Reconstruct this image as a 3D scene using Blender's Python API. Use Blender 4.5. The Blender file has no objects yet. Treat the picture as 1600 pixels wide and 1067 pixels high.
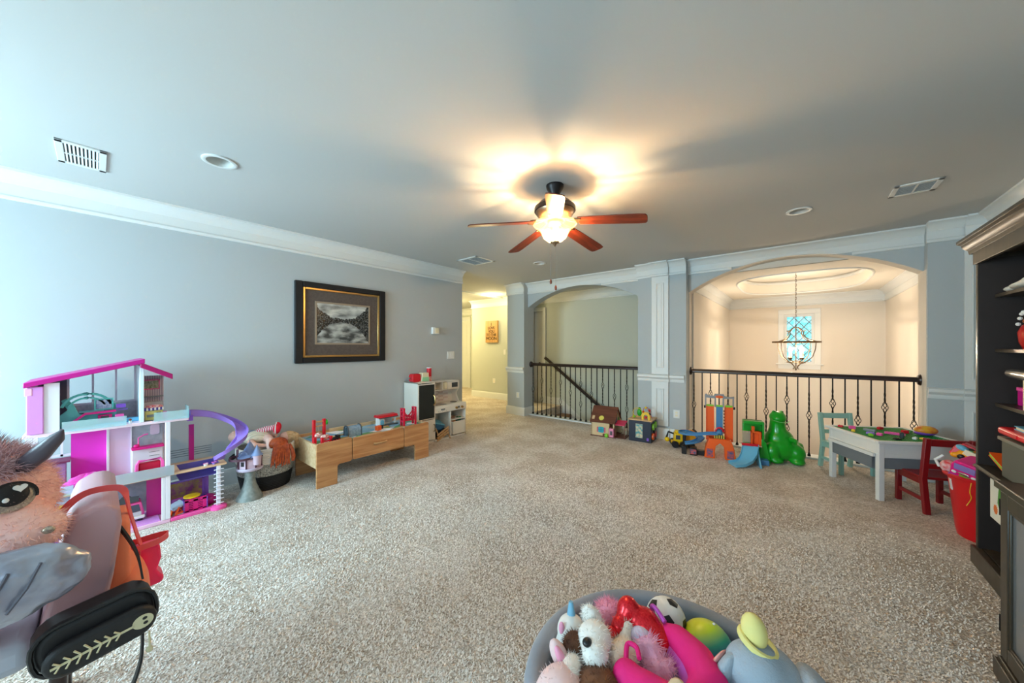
import bpy, bmesh, math, random
import numpy as np
from mathutils import Vector, Matrix, Euler
R = math.radians
rnd = random.Random(7)
SC = bpy.context.scene
COL = SC.collection

# ------------------------------------------------------------------ camera
HC = 1.43
cam_d = bpy.data.cameras.new('camera'); cam = bpy.data.objects.new('camera', cam_d); COL.objects.link(cam)
cam.location = (0, 0, HC); cam.rotation_euler = (R(90), 0, R(39.7))
cam_d.sensor_width = 36; cam_d.lens = 36*540/1600; cam_d.shift_y = 8/1600; cam_d.clip_start = .05
SC.camera = cam
# ------------------------------------------------------------------ world and light
W = bpy.data.worlds.new('world'); SC.world = W; W.use_nodes = True
W.node_tree.nodes['Background'].inputs[0].default_value = (.42, .80, 1.0, 1)
W.node_tree.nodes['Background'].inputs[1].default_value = .27
def area(name, loc, rot, sx, sy, power, col):
    l = bpy.data.lights.new(name, 'AREA'); l.shape = 'RECTANGLE'; l.size = sx; l.size_y = sy; l.energy = power; l.color = col
    o = bpy.data.objects.new(name, l); COL.objects.link(o); o.location = loc; o.rotation_euler = rot; return o
def point(name, loc, power, col, rad=.03):
    l = bpy.data.lights.new(name, 'POINT'); l.energy = power; l.color = col; l.shadow_soft_size = rad
    o = bpy.data.objects.new(name, l); COL.objects.link(o); o.location = loc; return o
DAY = (.56, .85, 1.0)
area('window_daylight', (-3.4, -2.68, 1.5), (R(72), 0, 0), 1.65, 1.45, 41, DAY)
area('added_window_fill', (.1, -2.68, 1.5), (R(72), 0, 0), 1.5, 1.45, 7, (.66, .88, 1.0))  # fill light, in a rear window added to brighten the room
point('hall_ceiling_lamp', (-8.0, 6.0, 2.5), 25, (1, .80, .36), .08)
point('stair_lamp', (-5.9, 6.35, 2.5), 3.5, (1, .84, .46), .08)
SC.view_settings.view_transform = 'Standard'; SC.view_settings.look = 'None'
SC.view_settings.gamma = 1; SC.view_settings.exposure = 2.75; SC.view_settings.use_curve_mapping = False

# ------------------------------------------------------------------ materials
def lin(c):
    return tuple(((v/255)/12.92 if v/255 <= .04045 else ((v/255+.055)/1.055)**2.4) for v in c)
MATS = {}
def mat(name, col=(200, 200, 200), rough=.55, metal=0, noise=None, bump=None, emis=None, alpha=1, trans=0, sheen=0, coat=0):
    """noise=(scale, other colour), bump=(scale, strength)"""
    if name in MATS: return MATS[name]
    m = bpy.data.materials.new(name); m.use_nodes = True; nt = m.node_tree; N = nt.nodes; L = nt.links
    b = N['Principled BSDF']; c = lin(col)
    b.inputs['Base Color'].default_value = (*c, 1); b.inputs['Roughness'].default_value = rough; b.inputs['Metallic'].default_value = metal
    if sheen: b.inputs['Sheen Weight'].default_value = sheen
    if coat: b.inputs['Coat Weight'].default_value = coat
    if alpha < 1: b.inputs['Alpha'].default_value = alpha
    if trans: b.inputs['Transmission Weight'].default_value = trans
    if emis: b.inputs['Emission Color'].default_value = (*lin(emis[0]), 1); b.inputs['Emission Strength'].default_value = emis[1]
    tc = N.new('ShaderNodeTexCoord') if (noise or bump) else None
    if noise:
        n = N.new('ShaderNodeTexNoise'); n.inputs['Scale'].default_value = noise[0]; n.inputs['Detail'].default_value = 4
        L.new(tc.outputs['Object'], n.inputs['Vector'])
        r = N.new('ShaderNodeValToRGB'); r.color_ramp.elements[0].position = .35; r.color_ramp.elements[1].position = .65
        r.color_ramp.elements[0].color = (*c, 1); r.color_ramp.elements[1].color = (*lin(noise[1]), 1)
        L.new(n.outputs['Fac'], r.inputs['Fac']); L.new(r.outputs['Color'], b.inputs['Base Color'])
    if bump:
        n = N.new('ShaderNodeTexNoise'); n.inputs['Scale'].default_value = bump[0]; n.inputs['Detail'].default_value = 3
        L.new(tc.outputs['Object'], n.inputs['Vector'])
        bp = N.new('ShaderNodeBump'); bp.inputs['Strength'].default_value = bump[1]; bp.inputs['Distance'].default_value = .01
        L.new(n.outputs['Fac'], bp.inputs['Height']); L.new(bp.outputs['Normal'], b.inputs['Normal'])
    MATS[name] = m; return m
def wood(name, c1, c2, axis=0, scale=6, rough=.4):
    if name in MATS: return MATS[name]
    m = mat(name, c1, rough); nt = m.node_tree; N = nt.nodes; L = nt.links; b = N['Principled BSDF']
    tc = N.new('ShaderNodeTexCoord'); mp = N.new('ShaderNodeMapping'); L.new(tc.outputs['Object'], mp.inputs['Vector'])
    s = [scale*4]*3; s[axis] = scale*.35; mp.inputs['Scale'].default_value = s
    n = N.new('ShaderNodeTexNoise'); n.inputs['Scale'].default_value = 1.6; n.inputs['Detail'].default_value = 6; n.inputs['Distortion'].default_value = .6
    L.new(mp.outputs['Vector'], n.inputs['Vector'])
    r = N.new('ShaderNodeValToRGB'); r.color_ramp.elements[0].position = .36; r.color_ramp.elements[1].position = .64
    r.color_ramp.elements[0].color = (*lin(c2), 1); r.color_ramp.elements[1].color = (*lin(c1), 1)
    L.new(n.outputs['Fac'], r.inputs['Fac']); L.new(r.outputs['Color'], b.inputs['Base Color']); return m
def stripes(name, c1, c2, axis=0, freq=40, rough=.5, duty=.5):
    if name in MATS: return MATS[name]
    m = mat(name, c1, rough); nt = m.node_tree; N = nt.nodes; L = nt.links; b = N['Principled BSDF']
    tc = N.new('ShaderNodeTexCoord'); sx = N.new('ShaderNodeSeparateXYZ'); L.new(tc.outputs['Object'], sx.inputs[0])
    mu = N.new('ShaderNodeMath'); mu.operation = 'MULTIPLY'; mu.inputs[1].default_value = freq; L.new(sx.outputs[axis], mu.inputs[0])
    fr = N.new('ShaderNodeMath'); fr.operation = 'FRACT'; L.new(mu.outputs[0], fr.inputs[0])
    gt = N.new('ShaderNodeMath'); gt.operation = 'GREATER_THAN'; gt.inputs[1].default_value = duty; L.new(fr.outputs[0], gt.inputs[0])
    mx = N.new('ShaderNodeMix'); mx.data_type = 'RGBA'; mx.inputs['A'].default_value = (*lin(c1), 1); mx.inputs['B'].default_value = (*lin(c2), 1)
    L.new(gt.outputs[0], mx.inputs['Factor']); L.new(mx.outputs['Result'], b.inputs['Base Color']); return m
def glassy(name, col, mixf):
    """thin tinted pane: transparent mixed with glossy"""
    if name in MATS: return MATS[name]
    m = bpy.data.materials.new(name); m.use_nodes = True; N = m.node_tree.nodes; L = m.node_tree.links; N.clear()
    o = N.new('ShaderNodeOutputMaterial'); t = N.new('ShaderNodeBsdfTransparent'); t.inputs[0].default_value = (*lin(col), 1)
    g = N.new('ShaderNodeBsdfPrincipled'); g.inputs['Base Color'].default_value = (*lin(col), 1); g.inputs['Roughness'].default_value = .15
    x = N.new('ShaderNodeMixShader'); x.inputs[0].default_value = mixf
    L.new(t.outputs[0], x.inputs[1]); L.new(g.outputs[0], x.inputs[2]); L.new(x.outputs[0], o.inputs[0]); MATS[name] = m; return m

WALL = mat('blue_grey_wall_paint', (182, 188, 190), .85, bump=(220, .03))
FOYERWALL = mat('foyer_wall_paint', (222, 214, 202), .85, bump=(220, .03))
STAIRWALL = mat('stair_wall_paint', (196, 200, 190), .85)
CEIL = mat('ceiling_paint', (196, 197, 195), .9, bump=(300, .03))
TRIM = mat('white_trim_paint', (222, 224, 222), .45)
CARPET = None
def make_carpet():
    m = bpy.data.materials.new('beige_carpet'); m.use_nodes = True; N = m.node_tree.nodes; L = m.node_tree.links; b = N['Principled BSDF']
    b.inputs['Roughness'].default_value = .95; b.inputs['Sheen Weight'].default_value = .15
    tc = N.new('ShaderNodeTexCoord')
    def noise(s, d=3):
        n = N.new('ShaderNodeTexNoise'); n.inputs['Scale'].default_value = s; n.inputs['Detail'].default_value = d
        L.new(tc.outputs['Object'], n.inputs['Vector']); return n
    def ramp(src, p0, p1, c0, c1):
        r = N.new('ShaderNodeValToRGB'); r.color_ramp.elements[0].position = p0; r.color_ramp.elements[1].position = p1
        r.color_ramp.elements[0].color = (*lin(c0), 1); r.color_ramp.elements[1].color = (*lin(c1), 1); L.new(src, r.inputs['Fac']); return r
    fine = noise(95, 2); big = noise(2.3, 5); mid = noise(28, 3)
    a = ramp(fine.outputs['Fac'], .33, .6, (184, 170, 158), (252, 243, 234))
    c = ramp(big.outputs['Fac'], .4, .62, (228, 219, 209), (255, 255, 255))
    e = ramp(mid.outputs['Fac'], .35, .6, (222, 216, 208), (255, 255, 255))
    m1 = N.new('ShaderNodeMix'); m1.data_type = 'RGBA'; m1.blend_type = 'MULTIPLY'; m1.inputs['Factor'].default_value = 1
    L.new(a.outputs['Color'], m1.inputs['A']); L.new(c.outputs['Color'], m1.inputs['B'])
    m2 = N.new('ShaderNodeMix'); m2.data_type = 'RGBA'; m2.blend_type = 'MULTIPLY'; m2.inputs['Factor'].default_value = 1
    L.new(m1.outputs['Result'], m2.inputs['A']); L.new(e.outputs['Color'], m2.inputs['B'])
    L.new(m2.outputs['Result'], b.inputs['Base Color'])
    bp = N.new('ShaderNodeBump'); bp.inputs['Strength'].default_value = 1; bp.inputs['Distance'].default_value = .012
    L.new(fine.outputs['Fac'], bp.inputs['Height']); L.new(bp.outputs['Normal'], b.inputs['Normal'])
    return m
CARPET = make_carpet()
BLACKM = mat('black_iron', (22, 20, 20), .45, .6)
DARKWOOD = wood('dark_stained_wood', (52, 30, 24), (30, 17, 14), 0, 5, .3)
WHITEP = mat('white_plastic', (232, 232, 228), .4)
BLACKP = mat('black_plastic', (24, 24, 26), .4)
REDP = mat('red_plastic', (214, 20, 40), .35)
PINK = mat('pink_plastic', (246, 90, 170), .4)
HOT = mat('hot_pink_plastic', (226, 20, 130), .4)
MAG = mat('magenta_plastic', (196, 16, 140), .4)
LILAC = mat('lilac_plastic', (224, 150, 226), .4)
PURPLE = mat('purple_plastic', (150, 118, 210), .35)
TEAL = mat('teal_plastic', (92, 190, 184), .4)
ORANGE = mat('orange_plastic', (242, 96, 24), .4)
YELLOW = mat('yellow_plastic', (240, 196, 20), .4)
GREEN = mat('green_plastic', (24, 158, 40), .35)
LIME = mat('lime_plastic', (130, 205, 50), .4)
BLUE = mat('blue_plastic', (72, 130, 178), .4)
SKY = mat('light_blue_plastic', (110, 186, 220), .4)
GREYP = mat('grey_plastic', (140, 146, 152), .45)
DGREY = mat('dark_grey_plastic', (70, 74, 80), .5)
CREAM = mat('cream_plastic', (236, 224, 190), .5)
OAK = wood('light_wood', (216, 178, 130), (190, 146, 98), 0, 8)
SILVER = mat('silver_metal', (190, 190, 188), .25, .9)
BRASS = mat('brushed_brass', (196, 160, 100), .3, .9)
AQUA = glassy('aqua_clear_plastic', (226, 250, 252), .35)

# ------------------------------------------------------------------ mesh builder
class MB:
    def __init__(s): s.v = []; s.f = []
    def add(s, vs, fs, M=None):
        n = len(s.v)
        s.v += [tuple(M @ Vector(v)) if M else tuple(v) for v in vs]
        s.f += [tuple(i+n for i in f) for f in fs]; return s
    def box(s, a, b, M=None):
        x0, y0, z0 = a; x1, y1, z1 = b
        return s.add([(x0,y0,z0),(x1,y0,z0),(x1,y1,z0),(x0,y1,z0),(x0,y0,z1),(x1,y0,z1),(x1,y1,z1),(x0,y1,z1)],
                     [(0,3,2,1),(4,5,6,7),(0,1,5,4),(1,2,6,5),(2,3,7,6),(3,0,4,7)], M)
    def cb(s, c, d, rot=(0,0,0)):
        M = Matrix.Translation(c) @ Euler(rot).to_matrix().to_4x4()
        return s.box((-d[0]/2,-d[1]/2,-d[2]/2), (d[0]/2,d[1]/2,d[2]/2), M)
    def lathe(s, prof, c=(0,0,0), n=24, M=None, sx=1, sy=1):
        vs = []; fs = []; k = len(prof)
        for i in range(n):
            a = 2*math.pi*i/n
            for r, z in prof: vs.append((c[0]+r*sx*math.cos(a), c[1]+r*sy*math.sin(a), c[2]+z))
        for i in range(n):
            j = (i+1) % n
            for q in range(k-1): fs.append((i*k+q, j*k+q, j*k+q+1, i*k+q+1))
        if prof[0][0] > 1e-6: fs.append(tuple(i*k for i in range(n))[::-1])
        if prof[-1][0] > 1e-6: fs.append(tuple(i*k+k-1 for i in range(n)))
        return s.add(vs, fs, M)
    def shell(s, prof, c=(0,0,0), n=24, M=None, sx=1, sy=1):
        """open lathe without caps (closed profile loop for thickness)"""
        vs = []; fs = []; k = len(prof)
        for i in range(n):
            a = 2*math.pi*i/n
            for r, z in prof: vs.append((c[0]+r*sx*math.cos(a), c[1]+r*sy*math.sin(a), c[2]+z))
        for i in range(n):
            j = (i+1) % n
            for q in range(k): fs.append((i*k+q, j*k+q, j*k+(q+1) % k, i*k+(q+1) % k))
        return s.add(vs, fs, M)
    def cyl(s, p0, p1, r0, r1=None, n=12):
        r1 = r0 if r1 is None else r1
        return s.tube([p0, p1], [r0, r1], n)
    def tube(s, pts, r, n=8, closed=False, flat=None):
        """flat=(w,h): rectangular section instead of round"""
        P = [Vector(p) for p in pts]; m = len(P)
        rs = r if isinstance(r, (list, tuple)) else [r]*m
        vs = []; fs = []; up = None
        for i in range(m):
            if closed: t = P[(i+1) % m]-P[i-1]
            else: t = P[min(i+1, m-1)]-P[max(i-1, 0)]
            t.normalize()
            if up is None:
                up = Vector((0,0,1)) if abs(t.z) < .9 else Vector((1,0,0))
            sd = t.cross(up)
            if sd.length < 1e-6: sd = t.orthogonal()
            sd.normalize(); u2 = sd.cross(t).normalized()
            if not flat: up = u2
            if flat:
                w, h = flat
                for a, b in ((-w/2,-h/2),(w/2,-h/2),(w/2,h/2),(-w/2,h/2)): vs.append(P[i]+sd*a*(rs[i] if r else 1)+u2*b*(rs[i] if r else 1))
            else:
                for k in range(n):
                    a = 2*math.pi*k/n; vs.append(P[i]+(sd*math.cos(a)+u2*math.sin(a))*rs[i])
        if flat: n = 4
        for i in range(m if closed else m-1):
            j = (i+1) % m
            for k in range(n): fs.append((i*n+k, i*n+(k+1) % n, j*n+(k+1) % n, j*n+k))
        if not closed: fs.append(tuple(range(n))[::-1]); fs.append(tuple((m-1)*n+k for k in range(n)))
        return s.add(vs, fs)
    def ell(s, c, r, rot=(0,0,0), n=16):
        M = Matrix.Translation(c) @ Euler(rot).to_matrix().to_4x4() @ Matrix.Diagonal((*( (r,r,r) if not isinstance(r,(tuple,list)) else r), 1))
        h = n//2; pr = [(math.sin(math.pi*i/h), -math.cos(math.pi*i/h)) for i in range(h+1)]
        pr[0] = (0, -1); pr[-1] = (0, 1)
        return s.lathe(pr, (0,0,0), n, M)
    def prism(s, poly, axis, a0, a1, M=None):
        """poly in the other two axes (in x,y,z order), extruded along axis"""
        n = len(poly); vs = []
        for a in (a0, a1):
            for u, v in poly: vs.append({0:(a,u,v), 1:(u,a,v), 2:(u,v,a)}[axis])
        fs = [tuple(range(n)), tuple(range(2*n-1, n-1, -1))] + [(i, i+n, (i+1) % n+n, (i+1) % n) for i in range(n)]
        return s.add(vs, fs, M)
    def ramp(s, xs, lo, hi, y0, y1):
        """body between heights lo(x) and hi(x) over xs, from y0 to y1"""
        vs = []; fs = []
        for x in xs: vs += [(x,y0,lo(x)),(x,y0,hi(x)),(x,y1,hi(x)),(x,y1,lo(x))]
        m = len(xs)
        for i in range(m-1):
            a = 4*i; b = a+4
            for k in range(4): fs.append((a+k, a+(k+1) % 4, b+(k+1) % 4, b+k))
        fs.append((0,3,2,1)); e = 4*(m-1); fs.append((e,e+1,e+2,e+3)); return s.add(vs, fs)
def arc(c, r, a0, a1, n, z=None, plane='xy'):
    out = []
    for i in range(n+1):
        a = R(a0+(a1-a0)*i/n); u = c[0]+r*math.cos(a); v = c[1]+r*math.sin(a)
        out.append((u, v) if z is None else ((u, v, z) if plane == 'xy' else ((u, z, v) if plane == 'xz' else (z, u, v))))
    return out
def rpoly(w, h, r, c=(0,0), n=4):
    o = []
    for sx, sy, a in ((1,1,0),(-1,1,90),(-1,-1,180),(1,-1,270)):
        o += arc((c[0]+sx*(w/2-r), c[1]+sy*(h/2-r)), r, a, a+90, n)
    return o
def smooth(pts, n=5):
    V = [Vector(p) for p in pts]; out = []
    for i in range(len(V)-1):
        a, b, c, d = V[max(i-1,0)], V[i], V[i+1], V[min(i+2,len(V)-1)]
        for k in range(n):
            t = k/n; out.append(.5*((2*b)+(c-a)*t+(2*a-5*b+4*c-d)*t*t+(3*b-a-3*c+d)*t**3))
    return out+[V[-1]]
def mesh_of(name, mb, m, smooth=True):
    me = bpy.data.meshes.new(name); me.from_pydata([tuple(v) for v in mb.v], [], mb.f)
    bm = bmesh.new(); bm.from_mesh(me); bmesh.ops.recalc_face_normals(bm, faces=bm.faces); bm.to_mesh(me); bm.free()
    if m: me.materials.append(m)
    if smooth: me.shade_smooth(); me.set_sharp_from_angle(angle=R(38))
    return me
def P(name, mb, m, parent=None, bevel=0, label=None, kind=None, remesh=0, seg=2):
    me = mb if isinstance(mb, bpy.types.Mesh) else mesh_of(name, mb, m)
    o = bpy.data.objects.new(name, me); COL.objects.link(o); o.parent = parent
    if remesh:
        r = o.modifiers.new('remesh', 'REMESH'); r.mode = 'VOXEL'; r.voxel_size = remesh; r.use_smooth_shade = True
        k = o.modifiers.new('smooth', 'SMOOTH'); k.factor = .5; k.iterations = 6
    if bevel:
        b = o.modifiers.new('bevel', 'BEVEL'); b.width = bevel; b.segments = seg; b.limit_method = 'ANGLE'; b.angle_limit = R(40)
    if label: o['label'] = label
    if kind: o['kind'] = kind
    return o
def tag(o, label, cat, group=None):
    o['label'] = label; o['category'] = cat
    if group: o['group'] = group
    return o
def T(name, label, cat, loc=(0,0,0), rz=0, group=None):
    o = bpy.data.objects.new(name, None); COL.objects.link(o); o.location = loc; o.rotation_euler = (0, 0, R(rz)); o.empty_display_size = .1
    return tag(o, label, cat, group)
def one(name, mb, m, label, cat, loc=(0,0,0), rz=0, group=None, **k):
    o = P(name, mb, m, None, **k); o.location = loc; o.rotation_euler = (0, 0, R(rz)); return tag(o, label, cat, group)
def S(name, mb, m, **k):
    return P(name, mb, m, None, kind='structure', **k)
def bx(*ab):
    m = MB()
    for a, b in ab: m.box(a, b)
    return m
def text_mesh(txt, size, ext, m, align='CENTER'):
    cu = bpy.data.curves.new('lettering', 'FONT'); cu.body = txt; cu.size = size; cu.extrude = ext; cu.align_x = align; cu.align_y = 'CENTER'
    o = bpy.data.objects.new('lettering', cu); COL.objects.link(o)
    me = bpy.data.meshes.new_from_object(o.evaluated_get(bpy.context.evaluated_depsgraph_get()))
    bpy.data.objects.remove(o); me.materials.clear(); me.materials.append(m); return me
def fur(ells, count, ln, wd, rng, droop=.4, keep=None):
    """short blades growing out of a set of ellipsoids (centre, radii, euler)"""
    m = MB(); mats = []
    for c, r, e in ells:
        r = (r,r,r) if not isinstance(r, (tuple, list)) else r
        A = Euler(e).to_matrix(); mats.append((Vector(c), Vector(r), A, A.inverted()))
    areas = [q[1][0]*q[1][1]+q[1][1]*q[1][2]+q[1][0]*q[1][2] for q in mats]; tot = sum(areas)
    for (c, r, A, Ai), ar in zip(mats, areas):
        for _ in range(int(count*ar/tot)):
            d = Vector((rng.gauss(0,1), rng.gauss(0,1), rng.gauss(0,1))).normalized()
            p = c + A @ Vector((d.x*r.x, d.y*r.y, d.z*r.z)); bad = False
            for c2, r2, A2, Ai2 in mats:
                if c2 is c: continue
                q = Ai2 @ (p-c2)
                if (q.x/r2.x)**2+(q.y/r2.y)**2+(q.z/r2.z)**2 < .9: bad = True; break
            if bad or (keep and not keep(p)): continue
            nrm = (A @ Vector((d.x/r.x, d.y/r.y, d.z/r.z))).normalized()
            g = (nrm + Vector((rng.uniform(-.6,.6), rng.uniform(-.6,.6), rng.uniform(-.6,.6)-droop))).normalized()
            sd = g.cross(Vector((rng.uniform(-1,1), rng.uniform(-1,1), rng.uniform(-1,1)))).normalized()*wd
            l = ln*rng.uniform(.6, 1.3)
            m.add([p-nrm*.004-sd, p-nrm*.004+sd, p+g*l], [(0,1,2)])
    return m
def plush(name, parent, ells, m, vox=.012, furn=0, ln=.02, wd=.0015, fm=None, label=None, droop=.4, keep=None):
    b = MB()
    for c, r, e in ells: b.ell(c, r, e, 20)
    o = P(name, b, m, parent, remesh=vox, label=label)
    if furn: P('fur', fur(ells, furn, ln, wd, rnd, droop, keep), fm or m, o, kind='stuff')
    return o

# ================================================================== the room
H = 2.74; LX = -4.54; RX = 1.45; AF, AB = 5.78, 5.98; PF = 5.64
floor_o = S('floor', bx(((-4.66,-2.7,-.2),(RX+.1,AB,0)), ((-10,4.0,-.2),(-4.66,8.4,0)), ((-4.66,AB,-.2),(-4.45,7.4,0))), CARPET)
# carpet pile: short leaning tufts, thinning out with distance from the middle of the room's open floor
rg = np.random.default_rng(3); n_ = 420000
px_ = rg.uniform(-4.0, .88, n_); py_ = rg.uniform(-.9, 4.2, n_); dd = np.hypot(px_+.4, py_-.9)
kp = rg.uniform(0, 1, n_) < np.clip((3.4-dd)/2.0, 0, 1); px_ = px_[kp]; py_ = py_[kp]; n_ = len(px_)
an = rg.uniform(0, 2*np.pi, n_); hw_ = rg.uniform(.002, .0036, n_); hh_ = rg.uniform(.003, .0075, n_); ln_ = rg.uniform(.007, .013, n_); lx = -np.sin(an)*ln_; ly = np.cos(an)*ln_
co_ = np.empty((n_, 4, 3)); ca, sa = np.cos(an)*hw_, np.sin(an)*hw_
for q_, (sg_, up__) in enumerate(((-1,0),(1,0),(.7,1),(-.7,1))):
    co_[:,q_,0] = px_+sg_*ca+up__*lx; co_[:,q_,1] = py_+sg_*sa+up__*ly; co_[:,q_,2] = up__*hh_-.001*(1-up__)
pm = bpy.data.meshes.new('carpet_pile'); pm.vertices.add(4*n_); pm.vertices.foreach_set('co', co_.ravel()); pm.loops.add(4*n_); pm.loops.foreach_set('vertex_index', np.arange(4*n_, dtype=np.int32))
pm.polygons.add(n_); pm.polygons.foreach_set('loop_start', np.arange(0, 4*n_, 4, dtype=np.int32)); pm.update(calc_edges=True); pm.validate(); pm.materials.append(mat('carpet_pile_yarn', (222,211,200), .95, noise=(70,(253,247,240))))
P('carpet_pile', pm, None, floor_o, kind='stuff')
ceil = S('ceiling', bx(((-10,-2.7,H),(RX+.1,AB,H+.12)), ((-10,AB,H),(-1.45,8.5,H+.12))), CEIL)
CANS = [(-3.15,.56), (0.0,4.33), (-3.13,4.45)]
cut = MB()
for x, y in CANS: cut.lathe([(.075,H-.05),(.075,H+.2)], (x,y,0), 32)
co = P('cutter', cut, None); bo = ceil.modifiers.new('holes','BOOLEAN'); bo.object = co; bo.operation = 'DIFFERENCE'; bo.solver = 'EXACT'
me = bpy.data.meshes.new_from_object(ceil.evaluated_get(bpy.context.evaluated_depsgraph_get())); ceil.modifiers.clear(); ceil.data = me; me.shade_flat()
bpy.data.objects.remove(co)
S('wall_left', bx(((LX-.12,-2.7,0),(LX,4.1,H))), WALL)
S('wall_right', bx(((RX,-2.7,0),(RX+.1,AB,H))), WALL)
# rear wall behind the camera: one window, plus a second added for fill light
wx = [(-4.25,-2.55), (-.7,.9)]
S('wall_rear', bx(((LX,-2.7,0),(wx[0][0],-2.6,H)), ((wx[0][1],-2.7,0),(wx[1][0],-2.6,H)), ((wx[1][1],-2.7,0),(RX,-2.6,H)),
   *[((a,-2.7,0),(b,-2.6,.8)) for a, b in wx], *[((a,-2.7,2.3),(b,-2.6,H)) for a, b in wx]), WALL)
for i, (a, b) in enumerate(wx):  # the second pass builds the added fill window
    w = S('window_%d' % (i+2), bx(((a-.09,-2.6,.71),(a,-2.58,2.39)), ((b,-2.6,.71),(b+.09,-2.58,2.39)), ((a,-2.6,2.3),(b,-2.58,2.39)), ((a,-2.6,.71),(b,-2.56,.8))), TRIM)
    n = 3 if i == 0 else 2
    for k in range(1, n): P('mullion', bx(((a+(b-a)*k/n-.03,-2.69,.8),(a+(b-a)*k/n+.03,-2.635,2.3))), TRIM, w)
# the far wall with two arches
def archf(x0, x1, zs, rise):
    h = (x1-x0)/2; xc = (x0+x1)/2; rr = (h*h+rise*rise)/(2*rise)
    return lambda x: zs+rise-rr+math.sqrt(max(rr*rr-(x-xc)**2, 0))
AR = [(-4.36, -2.016, 2.245, .33), (-1.298, 1.051, 2.255, .36)]
fw = MB()
def xs_(a, b, n=40): return [a+(b-a)*i/n for i in range(n+1)]
for x0, x1, zs, rise in AR:
    f = archf(x0, x1, zs, rise); fw.ramp(xs_(x0, x1), f, lambda x: H, AF, AB)
fw.box((-4.83,PF+.025,0),(-4.60,AB,H)); fw.box((-4.60,PF,0),(-4.36,AB,H))
fw.box((-2.016,PF,0),(-1.298,AB,H)); fw.box((1.051,PF,0),(RX,AB,H))
wall_far = S('wall_far', fw, WALL)
# light inner faces of the right arch belong to the foyer paint
for nm, a, b in (('arch_lining', (-1.298,AF+.03,0), (-1.292,AB+.005,2.255)), ('arch_lining', (1.045,PF+.02,0), (1.051,AB+.005,2.255))):
    P(nm, bx((a,b)), FOYERWALL, wall_far)
sf = archf(*AR[1])
P('arch_lining', MB().ramp(xs_(-1.298,1.051), lambda x: sf(x)-.006, lambda x: sf(x)-.0005, AF+.012, AB+.005), FOYERWALL, wall_far)
# crown mouldings
UP = [(0,2.645),(.018,2.645),(.024,2.655),(.03,2.665),(.045,2.69),(.075,2.715),(.1,2.722),(.1,2.74),(0,2.74)]
FR = [(0,2.56),(.012,2.56),(.012,2.65),(0,2.65)]
LO = [(0,2.525),(.018,2.525),(.024,2.535),(.024,2.55),(.014,2.562),(0,2.562)]
def crown_x(mb, x0, x1, y, parts=(UP,FR,LO)):
    for p in parts: mb.prism([(y-u, z) for u, z in p], 0, x0, x1)
def crown_y(mb, y0, y1, x, sgn, parts=(UP,FR,LO)):
    for p in parts: mb.prism([(x+sgn*u, z) for u, z in p], 1, y0, y1)
c = MB(); crown_y(c, -2.6, 4.1, LX, 1)
S('trim_1', c, TRIM)
c = MB()
crown_x(c, -4.83-.02, -4.60, PF+.025); crown_x(c, -4.60-.01, -4.36, PF)
crown_x(c, -4.36, -2.016, AF, (UP,)); crown_x(c, -1.298, 1.051, AF, (UP,))
for q in AR:
    f = archf(*q); lo = [x for x in xs_(q[0], q[1], 200) if f(x) < 2.527]
    la = max(x for x in lo if x < (q[0]+q[1])/2); lb = min(x for x in lo if x > (q[0]+q[1])/2)
    crown_x(c, q[0], la, AF, (LO,)); crown_x(c, lb, q[1], AF, (LO,))
    c.ramp(xs_(q[0], q[1]), lambda x: max(2.56, f(x)), lambda x: 2.65, AF-.012, AF)
crown_x(c, -2.016-.02, -1.298, PF); crown_x(c, -1.793-.02, -1.541, PF-.035); crown_x(c, 1.051-.01, RX, PF); crown_x(c, 1.29, RX, PF-.03)
S('trim_2', c, TRIM)
c = MB(); crown_y(c, -2.6, PF, RX, -1)
S('trim_3', c, TRIM)
# chair rails on the piers
CR = [(0,.885),(.012,.885),(.016,.9),(.016,.925),(.03,.94),(.045,.955),(.045,.985),(.03,.995),(0,1.0)]
c = MB()
for x0, x1, y in ((-4.85,-4.60,PF+.025),(-4.60,-4.36,PF),(-2.016,-1.298-.02,PF),(-1.793-.012,-1.541+.012,PF-.03),(1.051,RX,PF),(1.29-.01,RX,PF-.03)):
    c.prism([(y-u, z) for u, z in CR], 0, x0, x1)
S('trim_4', c, TRIM)
# raised-panel pilasters
def pilaster(name, x0, x1):
    m = MB(); y = PF
    for z0, z1 in ((.2,.885),(1.0,2.525)):
        m.box((x0,y-.03,z0),(x1,y,z1))
    o = S(name, m, TRIM, bevel=.003)
    w = x1-x0
    for z0, z1 in ((.29,.78),(1.1,2.42)):
        a = x0+w*.27; b = x1-w*.27
        P('panel_moulding', bx(((a,y-.044,z0),(a+.014,y-.029,z1)), ((b-.014,y-.044,z0),(b,y-.029,z1)), ((a+.014,y-.044,z0),(b-.014,y-.029,z0+.014)), ((a+.014,y-.044,z1-.014),(b-.014,y-.029,z1))), TRIM, o, bevel=.003)
        P('raised_panel', bx(((a+.03,y-.036,z0+.03),(b-.03,y-.029,z1-.03))), TRIM, o, bevel=.004)
pilaster('trim_5', -1.793, -1.541); pilaster('trim_6', 1.29, RX-.002)
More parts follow.
